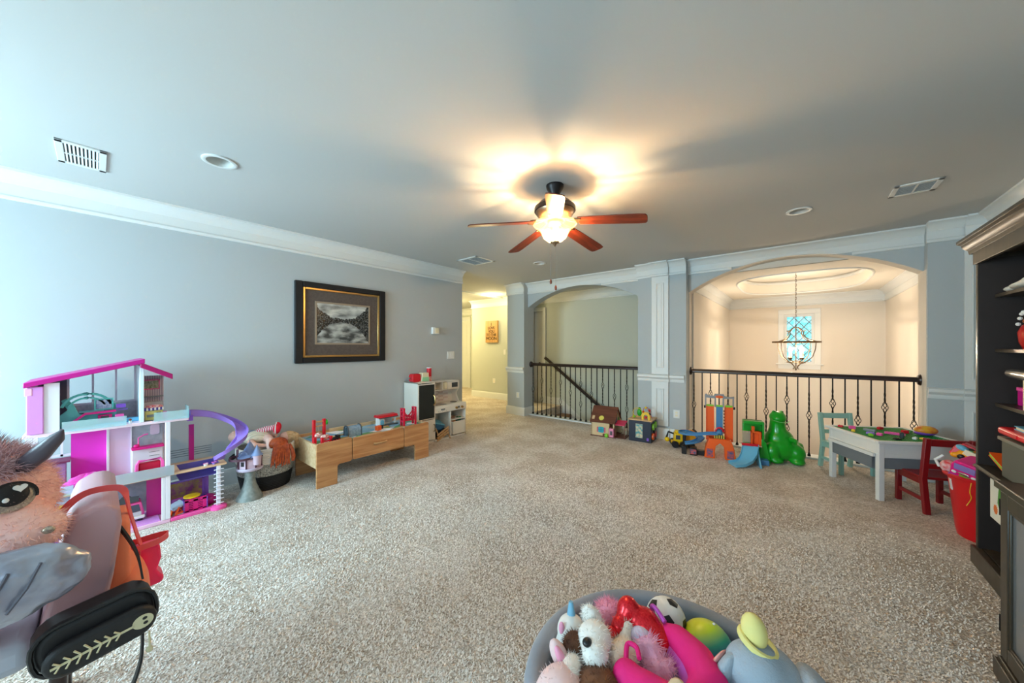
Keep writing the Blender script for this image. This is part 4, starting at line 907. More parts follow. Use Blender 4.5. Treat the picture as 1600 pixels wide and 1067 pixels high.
for i, (x, y, rz, l, lb) in enumerate(((.36,.30,10,.16,'pale wooden track piece behind the black toy engine'),(.62,.08,4,.24,'long pale wooden track piece near the drawer'),(.97,.10,8,.18,'pale wooden track piece beside the crimson bridge'),(.88,.30,-6,.16,'pale wooden track piece in front of the toy station'),(.33,.13,12,.10,'short wooden track piece near the toy tunnel'))):
    t = ontable('track_piece', lb, 'toy track', x, y, rz); t['group'] = 'wooden track pieces on the train table'
    P('rail', bx(((-l/2,-.02,0),(l/2,.02,.012))), OAK, t, bevel=.003); P('groove', bx(((-l/2,-.012,.0115),(l/2,-.007,.0128)), ((-l/2,.007,.0115),(l/2,.012,.0128))), mat('groove_brown',(170,128,84),.6), t)

# ---------------------------------------------------------------- play kitchen
KW = mat('kitchen_white', (232,226,214), .45)
kt = T('play_kitchen', 'white wooden play kitchen with chalkboard fridge door', 'play kitchen', (-4.19,2.93,0), 90)
P('fridge_body', bx(((0,0,0),(.015,.33,.91)), ((.295,0,0),(.31,.33,.91)), ((0,0,.895),(.31,.33,.91)), ((.015,.315,0),(.295,.33,.9)), ((0,0,0),(.31,.33,.04))), KW, kt, bevel=.003)
d = P('fridge_door', bx(((.005,-.014,.36),(.305,0,.885))), KW, kt, bevel=.003); P('chalkboard', bx(((.02,-.017,.375),(.29,-.013,.87))), mat('chalkboard',(30,34,32),.7), d); P('handle', MB().tube([(.275,-.015,.56),(.28,-.045,.59),(.28,-.045,.68),(.275,-.015,.71)],.008,8), BRASS, d)
d = P('freezer_door', bx(((.005,-.014,.05),(.305,0,.35))), KW, kt, bevel=.003); P('handle', MB().tube([(.28,-.015,.17),(.285,-.04,.19),(.285,-.04,.26),(.28,-.015,.28)],.007,8), mat('antique_handle',(130,116,84),.4,.6), d)
P('base_unit', bx(((.31,0,0),(.32,.33,.5)), ((.61,.0,.0),(.625,.33,.44)), ((.92,0,0),(.935,.33,.5)), ((.31,0,0),(.935,.33,.03)), ((.32,.315,.03),(.92,.33,.5)), ((.625,.0,.27),(.92,.3,.282))), KW, kt, bevel=.003)
P('counter', bx(((.31,-.005,.5),(.94,.33,.53))), KW, kt, bevel=.004); P('control_panel', bx(((.31,-.008,.425),(.94,.004,.505))), KW, kt, bevel=.003)
for x in (.72,.84): P('knob', MB().tube([(x,-.008,.465),(x,-.03,.465)],.018,16), BRASS, kt)
P('clock_print', bx(((.42,-.0095,.46),(.5,-.008,.482))), mat('grey_print',(110,116,116),.6), kt); P('clock_print', bx(((.755,-.0095,.455),(.80,-.008,.485))), mat('grey_print'), kt)
for x in (.37,.40,.44,.47,.52,.75,.775,.8): P('button', bx(((x,-.0098,.445),(x+.009,-.008,.452))), mat('grey_print'), kt)
P('burner', MB().lathe([(.055,.53),(.055,.536),(.02,.538)],(.80,.15,0),20), mat('dark_burner',(90,80,70),.5), kt); P('sink_rim', bx(((.36,.05,.53),(.58,.22,.536))), SILVER, kt, bevel=.003)
P('upper_side', bx(((.31,.14,.53),(.322,.33,.885))), KW, kt); P('upper_side', MB().prism([(.33,.53),(.14,.53),(.165,.58),(.2,.64),(.2,.68),(.14,.75),(.14,.885),(.33,.885)],0,.90,.915), KW, kt); P('upper_top', bx(((.31,.14,.872),(.915,.33,.885))), KW, kt); P('upper_shelf', bx(((.31,.14,.74),(.915,.33,.752))), KW, kt)
P('upper_back', bx(((.322,.315,.53),(.9,.33,.88))), KW, kt)
TW = mat('tile_white',(236,226,222),.4); TG = mat('tile_blush',(214,196,190),.4)
for r_ in range(6):
    for c_ in range(4): P('tile', bx(((.42+c_*.1,.310,.545+r_*.032),(.515+c_*.1,.316,.573+r_*.032))), TW if (r_+c_) % 2 else TG, kt)
P('hook_rail', MB().cyl((.45,.28,.72),(.8,.28,.72),.004), SILVER, kt)
P('shelf_divider', bx(((.58,.15,.752),(.59,.33,.872))), KW, kt)
m_ = P('microwave', bx(((.66,.12,.755),(.90,.3,.868))), KW, kt, bevel=.004); P('microwave_window', bx(((.74,.115,.775),(.86,.121,.85))), mat('dark_screen',(66,70,74),.2), m_); P('microwave_panel', bx(((.60,.125,.758),(.655,.3,.86))), CREAM, m_, bevel=.003)
P('storage_bin', bx(((.64,-.02,.06),(.91,-.01,.25)), ((.64,.25,.06),(.91,.26,.25)), ((.64,-.02,.06),(.65,.26,.25)), ((.90,-.02,.06),(.91,.26,.25)), ((.64,-.02,.05),(.91,.26,.062))), KW, kt, bevel=.003)
def onkit(name, lb, cat, x, y, z, rz=0): return T(name, lb, cat, (-4.19-y, 2.93+x, z), 90+rz)
t = onkit('toy_toaster', 'red toy toaster on top of the play kitchen fridge', 'toy', .07, .16, .91)
P('body', MB().prism(rpoly(.14,.12,.035,(0,.06)),1,-.05,.05), REDP, t, bevel=.006); P('lever', MB().tube([(-.075,0,.06),(-.095,0,.06)],.012,10), SILVER, t); P('slot', bx(((-.045,-.012,.119),(.045,.012,.122))), BLACKP, t)
t = onkit('toy_coffee_maker', 'cream and mint toy coffee maker on the play fridge', 'toy', .215, .14, .91)
P('body', MB().prism([(-.07,0),(.07,0),(.06,.13),(-.05,.13)],1,-.04,.05), CREAM, t, bevel=.006); P('mint_front', MB().prism([(-.062,.005),(.062,.005),(.056,.065),(-.056,.065)],1,-.045,-.039), mat('mint_paint',(150,214,166),.4), t); P('handle', MB().tube([(-.065,0,.11),(-.095,0,.1),(-.095,0,.04),(-.07,0,.03)],.007,8), mat('mint_paint'), t)
t = onkit('snack_tube', 'tall red and white snack tube standing on the play kitchen', 'container', .385, .24, .885)
P('tube', MB().cyl((0,0,.08),(0,0,.215),.037,n=20), REDP, t); P('label_band', MB().lathe([(.0375,0),(.0375,.08)],n=20), stripes('red_white_label',(240,236,232),(214,30,50),2,45), t); P('lid', MB().lathe([(.039,.21),(.039,.22),(.035,.223)],n=20), mat('clear_white_lid',(240,236,236),.3), t)
t = onkit('toy_crate', 'tan slotted toy crate tipped in the play kitchen bay', 'toy crate', .45, .06, .10)
cr = MB()
for u in (-.055,-.015,.025): cr.cb((0,-.08,u+.02),(.24,.008,.026),(0,R(-24),0))
cr.cb((-.115,-.08,.055),(.014,.012,.12),(0,R(-24),0)); cr.cb((.115,-.08,-.04),(.014,.012,.12),(0,R(-24),0)); cr.cb((0,-.08,.01),(.014,.012,.1),(0,R(-24),0))
P('front', cr, OAK, t); P('body', MB().cb((0,0,.0),(.23,.14,.02),(0,R(-24),0)), BLACKP, t)
t = onkit('toy_basket', 'blue toy shopping basket leaning in the play kitchen bay', 'toy basket', .49, .17, .14)
P('tub', MB().cb((0,0,.06),(.18,.14,.1),(R(20),R(18),0)), BLUE, t, bevel=.01); P('rim', MB().cb((-.015,-.02,.115),(.2,.16,.014),(R(20),R(18),0)), SKY, t, bevel=.003)
t = onkit('toy_bread', 'orange toy bread loaf in the play kitchen bin', 'toy food', .72, .1, .24)
P('loaf', MB().ell((0,0,.0),(.075,.05,.045),(0,R(15),0)), mat('orange_crust',(220,130,56),.6), t); P('slash', MB().tube([(-.03,-.03,.035),(.03,-.02,.04)],.006,6), mat('dark_crust',(170,84,30),.6), t)
t = onkit('toy_greens', 'dark green toy vegetable in the play kitchen bin', 'toy food', .84, .1, .23)
P('leaf', MB().ell((0,0,.02),(.05,.04,.045)), mat('dark_green_veg',(30,90,70),.6), t); P('leaf', MB().ell((.02,-.03,.03),(.03,.03,.04),(0,R(30),0)), mat('mid_green_veg',(50,140,90),.6), t)
t = onkit('toy_pan', 'grey toy pan on the play kitchen oven shelf', 'toy', .74, .12, .283)
P('pan', MB().shell([(.05,0),(.06,.025),(.057,.025),(.047,.004)],n=20).lathe([(0,.001),(.05,.004)],n=20), mat('brown_pan',(150,120,100),.5), t); P('handle', MB().cyl((-.06,0,.02),(-.12,-.04,.022),.007), OAK, t)
t = onkit('toy_bottle_box', 'small wooden food boxes at the bottom of the play kitchen bay', 'toy food', .42, .05, .03)
P('box', bx(((-.06,-.03,0),(.02,.03,.03))), mat('orange_crust'), t, bevel=.004); P('lid', bx(((.0,-.03,.0),(.09,.02,.035))), OAK, t, bevel=.004)
t = onkit('toy_teddy', 'small beige toy biscuit figures hanging in the play kitchen', 'toy', .37, .22, .53)
P('figure', MB().ell((0,0,.1),(.02,.012,.03)).ell((0,0,.145),(.018,.012,.018)).ell((0,0,.05),(.02,.012,.025)), mat('beige_felt',(206,170,130),.8), t); P('base', MB().lathe([(.025,0),(.025,.03),(.02,.035)],n=14), OAK, t)

# ================================================================== play things along the far wall
# ---------------------------------------------------------------- brown-roofed toy cottage
t = T('toy_cottage', 'cream toy cottage with a steep brown roof by the railing', 'toy house', (-2.42,5.33,0), 8)
CW = mat('cottage_cream_wood',(214,184,140),.6); RB = wood('cottage_roof_wood',(112,62,42),(92,48,32),0,6,.6)
P('floor_board', bx(((-.2,-.2,0),(.2,.2,.015))), RB, t); P('front_wall', bx(((-.19,-.19,.015),(.1,-.175,.245))), CW, t); P('back_wall', bx(((-.19,.175,.015),(.19,.19,.245))), CW, t); P('left_wall', bx(((-.19,-.19,.015),(-.175,.19,.245))), CW, t)
P('gable', MB().prism([(-.19,.015),(-.06,.015),(-.06,.2),(.19,.2),(.19,.245),(.0,.45),(-.19,.245)],0,.16,.175), CW, t)
P('roof', MB().prism([(-.215,.225),(.0,.46),(.215,.225),(.2,.218),(0,.437),(-.2,.218)],0,-.21,.195), RB, t, bevel=.003)
P('bay', bx(((.10,-.215,.015),(.175,-.19,.15)), ((.10,-.215,.015),(.11,-.1,.15)), ((.165,-.215,.015),(.175,-.1,.15))), mat('cottage_pink',(236,140,170),.5), t); P('bay_window', bx(((.12,-.218,.05),(.155,-.214,.11))), DGREY, t)
P('shutter', bx(((-.095,-.2,.07),(-.075,-.189,.15)), ((.02,-.2,.07),(.04,-.189,.15))), mat('cottage_rose',(206,90,120),.5), t); P('window', MB().prism(rpoly(.09,.09,.02,(-.028,.11)),1,-.2,-.188), mat('cottage_teal',(40,160,176),.4), t)
P('window_cross', bx(((-.031,-.203,.07),(-.025,-.199,.15)), ((-.068,-.203,.107),(.012,-.199,.113))), mat('cottage_teal_dark',(26,110,130),.5), t)
P('green_window', bx(((.175,-.12,.22),(.18,-.04,.31)), ), mat('cottage_teal_dark'), t); P('green_window', bx(((.175,.04,.22),(.18,.09,.29))), GREEN, t)
P('dormer_round', MB().prism(arc((-.03,.0),.04,0,360,18)[:-1],1,-.006,.006), mat('cottage_yellow',(226,214,96),.5), t).matrix_basis = Matrix.Translation((0,-.165,.29)) @ Matrix.Rotation(R(-42),4,'X')
P('roof_window', bx(((-.02,-.006,-.03),(.02,.006,.03))), CW, t).matrix_basis = Matrix.Translation((-.16,-.165,.29)) @ Matrix.Rotation(R(-42),4,'X')
P('awning', MB().prism([(-.16,.2),(.02,.24),(.02,.25),(-.16,.21)],0,.178,.33), mat('cottage_awning',(226,60,100),.5), t); P('porch', bx(((.2,-.17,0),(.34,.1,.012)), ((.325,-.16,.012),(.335,-.15,.2)), ((.325,.0,.012),(.335,.01,.21))), RB, t)
P('porch_rail', bx(*[((.325,y,.05),(.333,y+.02,.12)) for y in (-.13,-.09,-.05)]), CREAM, t); P('bush', MB().ell((.06,-.21,.03),(.03,.02,.035)), LIME, t); P('door', bx(((-.0,-.205,.0),(.05,-.189,.05))), RB, t)
# ---------------------------------------------------------------- activity cube
t = T('activity_cube', 'navy wooden activity cube with bead maze on top', 'toy', (-1.85,5.37,0), 4)
NV = mat('navy_paint',(28,30,50),.45)
P('body', bx(((-.165,-.15,0),(.165,.15,.315))), NV, t, bevel=.006); P('top_board', bx(((-.175,-.16,.315),(.175,.16,.335))), OAK, t, bevel=.004)
P('front_print', bx(((-.06,-.154,.06),(.04,-.149,.27))), mat('cube_print',(232,206,160),.5,noise=(26,(60,150,160))), t); P('sticker', bx(((.1,-.154,.03),(.13,-.149,.07))), mat('violet_plastic'), t)
for i, (y, z, m_, r_) in enumerate(((-.08,.09,ORANGE,.05),(.06,.1,REDP,.045),(-.06,.23,LIME,.05),(.07,.24,LIME,.05),(0,.16,BLACKP,.03))): P('gear', MB().cyl((.165,y,z),(.185,y,z),r_,n=10), m_, t)
for c_ in ((-.16,-.153,.02),(.16,-.153,.02),(.16,-.153,.3)): P('screw', MB().ell(c_,.006,n=8), SILVER, t)
P('bead_wire', MB().tube([(-.12,-.08,.335),(-.12,-.08,.43)]+[(-.06+.07*math.cos(a),-.05,.42+.07*math.sin(a)) for a in [math.pi-k*math.pi/6 for k in range(13)]],.004,6), YELLOW, t)
P('bead_wire', MB().tube([(.0,.05,.335),(.0,.06,.47),(.06,.03,.5),(.1,.05,.42),(.12,.05,.335)],.004,6), REDP, t); P('bead_wire', MB().tube([(.05,-.1,.335),(.06,-.1,.43),(.1,-.1,.46),(.14,-.1,.4),(.15,-.1,.335)],.004,6), CREAM, t)
P('green_figure', MB().ell((-.04,-.02,.42),(.035,.03,.06)).ell((-.04,-.02,.48),.02), GREEN, t); P('arch_block', MB().prism([(.02,.335),(.05,.335),(.05,.38)]+arc((.08,.38),.03,180,0,8)+[(.11,.335),(.14,.335),(.14,.39)]+arc((.08,.39),.06,0,180,8),1,-.13,-.1), YELLOW, t)
for c_, m_ in (((.09,.05,.45),REDP),((.04,.03,.49),YELLOW),((.08,-.12,.37),REDP),((-.1,-.08,.36),LIME),((.13,-.1,.42),BLACKP),((-.0,.05,.42),ORANGE)): P('bead', MB().ell(c_,.018,n=12), m_, t)
# ---------------------------------------------------------------- toy excavator
t = T('toy_excavator', 'yellow toy excavator beside the pier', 'toy truck', (-1.29,5.36,0), 205)
for x in (-.09,.0,.09):
    for y in (-.07,.07): P('wheel', MB().cyl((x,y-.02,.04),(x,y+.02,.04),.04,n=16), BLACKP, t)
P('chassis', bx(((-.12,-.06,.03),(.12,.06,.07))), YELLOW, t, bevel=.006); P('cab', bx(((-.0,-.06,.07),(.09,.06,.17))), YELLOW, t, bevel=.008); P('cab_window', bx(((.03,-.063,.10),(.08,.063,.15))), DGREY, t); P('roof_light', bx(((.0,-.04,.17),(.08,.04,.2))), YELLOW, t, bevel=.01); P('dump_bed', MB().prism([(-.14,.08),(-.01,.08),(-.01,.2),(-.15,.2)],1,-.075,.075), mat('amber_plastic',(244,160,20),.4), t, bevel=.004)
for y in (-.06,-.03,0,.03,.06): P('tooth', bx(((-.155,y-.008,.2),(-.135,y+.008,.215))), BLACKP, t)
P('boom', MB().tube([(.06,-.02,.14),(.15,-.03,.17),(.17,-.03,.1)],None,flat=(.02,.02)), BLACKP, t); P('bucket', MB().ell((.165,-.03,.075),(.03,.04,.03)), YELLOW, t); t.scale = (1.15,1.15,1.15)
# ---------------------------------------------------------------- race-track tower
t = T('race_tower', 'tall orange toy car tower with looping blue track', 'toy', (-.80,5.2,0), 12)
ft = MB(); ft.prism([(-.175,0),(-.055,0),(-.055,.1),(-.045,.16),(0,.2),(.045,.16),(.055,.1),(.055,0),(.175,0),(.155,.14),(.12,.25),(-.12,.25),(-.155,.14)],1,-.14,.05)
P('base_arch', ft, ORANGE, t, bevel=.006)
for x in (-.105,.105):
    P('lane', bx(((x-.042,.0,.2),(x+.042,.03,.66))), ORANGE, t, bevel=.004); P('lane_cap', bx(((x-.042,-.005,.645),(x+.042,.035,.665))), LIME, t); P('lane_edge', bx(((x-.046,-.012,.2),(x-.040,.03,.66)), ((x+.04,-.012,.2),(x+.046,.03,.66))), ORANGE, t)
    P('poster', bx(((x*1.07-.035,-.1435,.02),(x*1.07+.035,-.1395,.12))), mat('poster_print',(70,90,130),.5,noise=(40,(210,80,60))), t)
P('lift_lane', bx(((-.035,.0,.28),(.04,.025,.65))), BLUE, t); P('lift_cap', bx(((-.035,-.005,.645),(.04,.03,.665))), LIME, t); P('lift_rack', bx(*[((.048,.0,.3+.04*k),(.058,.02,.32+.04*k)) for k in range(8)]), BLACKP, t)
P('hazard_sign', MB().prism([(-.07,.245),(.065,.245),(.045,.29),(-.05,.29)],1,-.09,-.06), stripes('hazard_stripes',(24,24,24),(220,200,60),0,40), t); P('loop', MB().tube([(.0+.045*math.cos(a),-.05,.33+.05*math.sin(a)) for a in [k*math.pi/8 for k in range(9)]],.011,8), REDP, t); P('launcher', MB().ell((0,-.04,.31),(.04,.03,.04)), BLUE, t)
for x in (-.155,-.045,.045,.155): P('gantry_post', bx(((x-.008,-.005,.64),(x+.008,.03,.77))), GREYP, t, bevel=.002)
P('gantry_beam', MB().prism([(-.165,.76),(-.05,.75),(-.04,.785),(.04,.785),(.05,.75),(.165,.76),(.165,.785),(.12,.775),(.06,.785),(.05,.81),(-.05,.81),(-.06,.785),(-.12,.785),(-.15,.81),(-.165,.79)],1,-.01,.03), GREYP, t, bevel=.002); P('badge', MB().ell((0,-.012,.775),(.045,.008,.018)), ORANGE, t); P('clamp', bx(((-.175,-.01,.62),(-.155,.03,.65)), ((.155,-.01,.62),(.175,.03,.65))), BLACKP, t)
def channel(pts, w=.045, h=.022):
    b = MB(); vs = []; fs = []; pr = [(-w,h),(-w+.006,h),(-w+.006,.004),(w-.006,.004),(w-.006,h),(w,h),(w,-.004),(-w,-.004)]; k = len(pr); V = [Vector(p) for p in pts]
    for i, p in enumerate(V):
        tg = V[min(i+1,len(V)-1)]-V[max(i-1,0)]; tg.z = 0; tg.normalize(); sd = Vector((tg.y,-tg.x,0))
        for u, v in pr: vs.append(p+sd*u+Vector((0,0,v)))
    for i in range(len(V)-1):
        for j in range(k): fs.append((i*k+j, i*k+(j+1) % k, (i+1)*k+(j+1) % k, (i+1)*k+j))
    fs += [tuple(range(k)), tuple((len(V)-1)*k+j for j in range(k))]; return b.add(vs, fs)
tk = [(-.02,-.06,.30),(-.12,-.065,.29),(-.22,-.06,.27),(-.30,-.05,.255)]+[(-.34+.1*math.cos(a)*1.0,.05+.1*math.sin(a),.25-.0008*k*1.2) for k, a in enumerate([R(-90-18*i) for i in range(1,10)])]
tk += [(-.30,.15,.22),(-.24,.12,.205),(-.21,.06,.19),(-.24,-.01,.17),(-.31,-.06,.15),(-.40,-.07,.13)]
P('track', channel(tk), BLUE, t); P('track_foot', bx(((-.44,-.11,0),(-.38,-.02,.1))), BLACKP, t, bevel=.004); P('track_foot', bx(((-.34,-.13,0),(-.26,-.03,.1)), ((-.26,-.08,.0),(-.17,.0,.06))), BLACKP, t, bevel=.004); P('track_foot', bx(((-.43,.1,0),(-.39,.16,.2))), BLACKP, t, bevel=.004); P('base_print', bx(((-.335,-.133,.02),(-.265,-.129,.08))), mat('poster_print'), t)
# ---------------------------------------------------------------- green garage with ramp
t = T('toy_ramp_garage', 'green toy garage with a wide light blue ramp', 'toy', (-.45,5.2,0), 14)
P('green_tower', bx(((-.08,.1,.0),(.13,.16,.5)), ((.11,.0,.2),(.13,.16,.5)), ((-.08,.02,.46),(.13,.16,.5))), GREEN, t, bevel=.008); P('green_foot', MB().prism([(.07,0),(.2,0),(.15,.25),(.1,.3)],1,.0,.1), GREEN, t, bevel=.008)
P('orange_lift', bx(((-.01,-.0,.2),(.01,.06,.38)), ((.075,-.0,.2),(.1,.06,.38)), ((-.01,-.0,.36),(.1,.06,.38)), ((-.01,.04,.2),(.1,.06,.38)), ((.0,.0,.38),(.03,.04,.44))), ORANGE, t, bevel=.003); P('clear_window', bx(((-.1,-.01,.24),(-.015,0,.38))), glassy('clear_peach',(240,220,210),.3), t); P('green_figure', MB().ell((-.03,.02,.31),(.02,.02,.035)), GREEN, t)
P('red_gate', bx(((-.11,-.05,.205),(.06,-.03,.235))), REDP, t, bevel=.003); P('inner_floor', bx(((-.1,-.03,.2),(.1,.1,.21))), mat('white_orange_floor',(236,200,180),.4), t)
rp = [(-.02,-.04,.205),(-.03,-.08,.17),(-.05,-.13,.11),(-.09,-.19,.055),(-.15,-.245,.025),(-.24,-.28,.012)]
P('ramp', channel(rp, .085, .03), SKY, t); sk_ = MB().prism([(-.04,.2),(-.08,.165),(-.13,.105),(-.19,.05),(-.24,.02),(-.24,0),(-.04,0)],0,.045,.06); P('ramp_side', sk_, SKY, t); P('ramp_back', bx(((.05,-.1,0),(.16,.1,.06))), BLUE, t, bevel=.005)
# ---------------------------------------------------------------- dinosaur hopper
DG = mat('green_vinyl',(14,158,28),.28,coat=.3)
t = T('dinosaur_hopper', 'shiny green inflatable dinosaur hopper before the railing', 'ride-on toy', (-.18,5.48,0), 25)
P('body', MB().ell((0,0,.17),(.2,.18,.165)).ell((-.01,.01,.28),(.155,.14,.13)).tube([(-.02,.01,.33),(-.03,.0,.43),(-.03,0,.5)],[.115,.085,.08],16).ell((-.03,-.005,.55),(.09,.095,.07)).ell((-.035,-.05,.535),(.08,.065,.05)).ell((-.07,-.0,.612),(.022,.022,.022)).ell((.015,-.0,.612),(.022,.022,.022)).ell((-.13,-.10,.13),(.085,.09,.12)).ell((.12,-.10,.13),(.1,.1,.11)).ell((-.10,-.13,.04),(.08,.08,.04)).ell((.12,-.14,.04),(.08,.08,.04)).tube([(.1,.02,.16),(.19,-.01,.18),(.235,-.02,.185)],[.12,.075,.05],14), DG, t, remesh=.012)
P('eye', MB().ell((-.073,-.02,.617),(.009,.007,.009)), BLACKP, t); P('eye', MB().ell((.018,-.02,.617),(.009,.007,.009)), BLACKP, t); P('mouth_seam', MB().tube(smooth([(-.10,-.07,.515),(-.06,-.125,.505),(-.02,-.134,.503),(.02,-.125,.505),(.055,-.08,.515)]),.005,6), mat('pale_green_vinyl',(96,180,96),.4), t); P('arm', MB().tube([(.06,-.11,.30),(.09,-.17,.29),(.07,-.2,.27)],[.03,.024,.016],10), DG, t)

# ---------------------------------------------------------------- brick table and chairs
LT = T('brick_table', 'white building brick table with green top and hanging grey bin', 'play table', (.715,5.085,0), -60.1)
TWH = mat('table_white',(226,226,224),.4); a_, b_ = .345, .375
for sx in (-1,1):
    for sy in (-1,1): P('leg', bx(((sx*(a_-.05)-.022,sy*(b_-.05)-.022,0),(sx*(a_-.05)+.022,sy*(b_-.05)+.022,.53))), TWH, LT, bevel=.003)
P('apron', bx(((-a_+.03,-b_+.03,.44),(a_-.03,-b_+.045,.53)), ((-a_+.03,b_-.045,.44),(a_-.03,b_-.03,.53)), ((-a_+.03,-b_+.03,.44),(-a_+.045,b_-.03,.53)), ((a_-.045,-b_+.03,.4),(a_-.03,b_-.03,.53))), TWH, LT, bevel=.003)
P('table_rim', rim(2*a_,2*b_,2*a_-.08,2*b_-.08,-.0,.025), TWH, LT, bevel=.003).matrix_basis = Matrix.Translation((0,0,.535)) @ Matrix.Rotation(R(90),4,'X')
GBASE = mat('green_baseplate',(20,136,52),.4)
P('baseplate', bx(((-a_+.04,-b_+.04,.54),(a_-.04,b_-.04,.555))), GBASE, LT)
st_ = MB()
for i in range(34):
    for j in range(36):
        x = -a_+.055+i*(2*a_-.11)/33; y = -b_+.055+j*(2*b_-.11)/35; st_.box((x-.0035,y-.0035,.555),(x+.0035,y+.0035,.5575))
P('stud_field', st_, GBASE, LT, kind='stuff')
P('lid_panel', bx(((-a_+.06,-b_+.0,.40),(a_-.06,-b_+.02,.43))), TWH, LT)
GB_ = mat('grey_fabric_bin',(112,118,124),.85)
P('hanging_bin', bx(((-a_+.09,-b_+.02,.29),(a_-.09,-b_+.035,.43)), ((-a_+.09,b_-.1,.29),(a_-.09,b_-.085,.43)), ((-a_+.09,-b_+.02,.29),(-a_+.105,b_-.085,.43)), ((a_-.105,-b_+.02,.29),(a_-.09,b_-.085,.43)), ((-a_+.09,-b_+.02,.28),(a_-.09,b_-.085,.292))), GB_, LT, bevel=.004)
P('bin_rod', MB().cyl((-a_+.05,-b_+.03,.435),(a_-.05,-b_+.03,.435),.008), WHITEP, LT)
P('end_bin', bx(((a_-.05,-b_+.08,.30),(a_-.035,b_-.08,.40)), ((a_-.12,-b_+.08,.30),(a_-.05,b_-.08,.31))), GB_, LT, bevel=.004)
LM = LT.matrix_basis
def rot2(x, y, rz): c_, s_ = math.cos(R(rz)), math.sin(R(rz)); return (c_*x-s_*y, s_*x+c_*y)
colors = [('red',REDP),('pink',PINK),('yellow',YELLOW),('black',BLACKP),('lilac',PURPLE),('white',WHITEP),('grey',GREYP),('lime',LIME),('orange',ORANGE),('blue',BLUE)]
spots = [('red',-.25,-.28,.04,.02,'red toy brick at the left corner of the brick table'),('pink',-.18,-.22,.05,.03,'pink toy brick near the left edge of the brick table'),('yellow',-.05,-.30,.03,.02,'yellow toy brick by the long front edge of the brick table'),('lime',.12,-.27,.05,.02,'lime toy brick lying near the front corner of the brick table'),
 ('lilac',.05,-.22,.06,.02,'lilac toy bar among the bricks on the brick table'),('pink',.10,-.18,.04,.025,'pink toy brick beside the lilac toy bar'),('grey',-.1,-.12,.09,.02,'long grey toy plate in the middle of the brick table'),('red',-.2,.05,.05,.025,'red toy brick towards the rear of the brick table'),('black',.17,-.05,.035,.05,'tall black toy brick on the brick table'),('white',.2,.03,.04,.02,'white toy brick beside the tall black one'),
 ('yellow',.2,.1,.05,.015,'flat yellow toy brick near the right of the brick table'),('pink',.03,.0,.14,.02,'long pink toy strip across the brick table'),('red',-.05,.15,.05,.03,'red toy brick behind the long pink strip'),('black',.25,-.15,.05,.015,'flat black toy piece near the front of the brick table'),('white',.26,.2,.05,.015,'flat white toy piece behind the red chair')]
cd = dict(colors)
for c_, x, y, l, h_, lb in spots:
    wx_, wy_ = rot2(x, y, -60.1); t = T('toy_brick', lb, 'toy brick', (.715+wx_, 5.085+wy_, .5575), rnd.uniform(0,180), 'toy bricks on the brick table')
    P('brick_body', bx(((-l/2,-.014,0),(l/2,.014,h_))), cd[c_], t, bevel=.002)
    for k in range(max(2,int(l/.02))): P('stud', MB().cyl((-l/2+.01+k*.018,0,h_),(-l/2+.01+k*.018,0,h_+.004),.006,n=8), cd[c_], t)
wx_, wy_ = rot2(.02,.27,-60.1); t = T('toy_shell', 'yellow and purple toy shell on the brick table', 'toy', (.715+wx_,5.085+wy_,.5575), 20)
P('upper', MB().ell((0,0,.05),(.085,.06,.045)), mat('yellow_red_swirl',(230,176,40),.4,noise=(14,(214,80,40))), t); P('lower', MB().ell((-.01,0,.025),(.08,.055,.025)), mat('violet_plastic'), t)
wx_, wy_ = rot2(.29,.32,-60.1); t = T('toy_flower_chain', 'lilac toy flowers at the right end of the brick table', 'toy', (.715+wx_,5.085+wy_,.56), 30)
for k in range(4): P('flower', MB().lathe([(.024,0),(.028,.008),(.01,.014)],(-.08+.05*k,0,0),8), PURPLE, t)
def kids_chair(name, lb, loc, rz, m, w, hb, hs, dep):
    t = T(name, lb, 'chair', loc, rz); hw = w/2; hd = dep/2
    for sx in (-1,1):
        P('back_post', MB().tube([(sx*(hw-.02),-hd-.03,0),(sx*(hw-.02),-hd+.01,hs),(sx*(hw-.02),-hd-.035,hb)],None,flat=(.035,.04)), m, t, bevel=.004)
        P('front_leg', bx(((sx*(hw-.02)-.018,hd-.045,0),(sx*(hw-.02)+.018,hd-.01,hs))), m, t, bevel=.004); P('side_stretcher', bx(((sx*(hw-.02)-.009,-hd,.10),(sx*(hw-.02)+.009,hd-.03,.13))), m, t)
    P('seat', MB().prism(rpoly(w,dep,.02),2,hs,hs+.022), m, t, bevel=.004); P('apron', bx(((-hw+.03,hd-.04,hs-.05),(hw-.03,hd-.025,hs)), ((-hw+.01,-hd+.02,hs-.05),(-hw+.025,hd-.03,hs)), ((hw-.025,-hd+.02,hs-.05),(hw-.01,hd-.03,hs))), m, t)
    P('top_rail', MB().cb((0,-hd-.03,hb-.035),(w-.06,.022,.06),(R(8),0,0)), m, t, bevel=.005); P('lower_rail', MB().cb((0,-hd-.012,hs+.12),(w-.06,.02,.045),(R(8),0,0)), m, t, bevel=.004)
    return t
kids_chair('kids_chair', 'small dark red wooden chair pulled up to the brick table', (.903,4.75,0), 21.7, mat('dark_red_paint',(132,20,26),.35), .33, .65, .29, .32)
kids_chair('kids_chair', 'small pale teal wooden chair behind the brick table', (.43,5.5,0), 213, mat('pale_teal_paint',(150,190,176),.4), .36, .64, .30, .30)

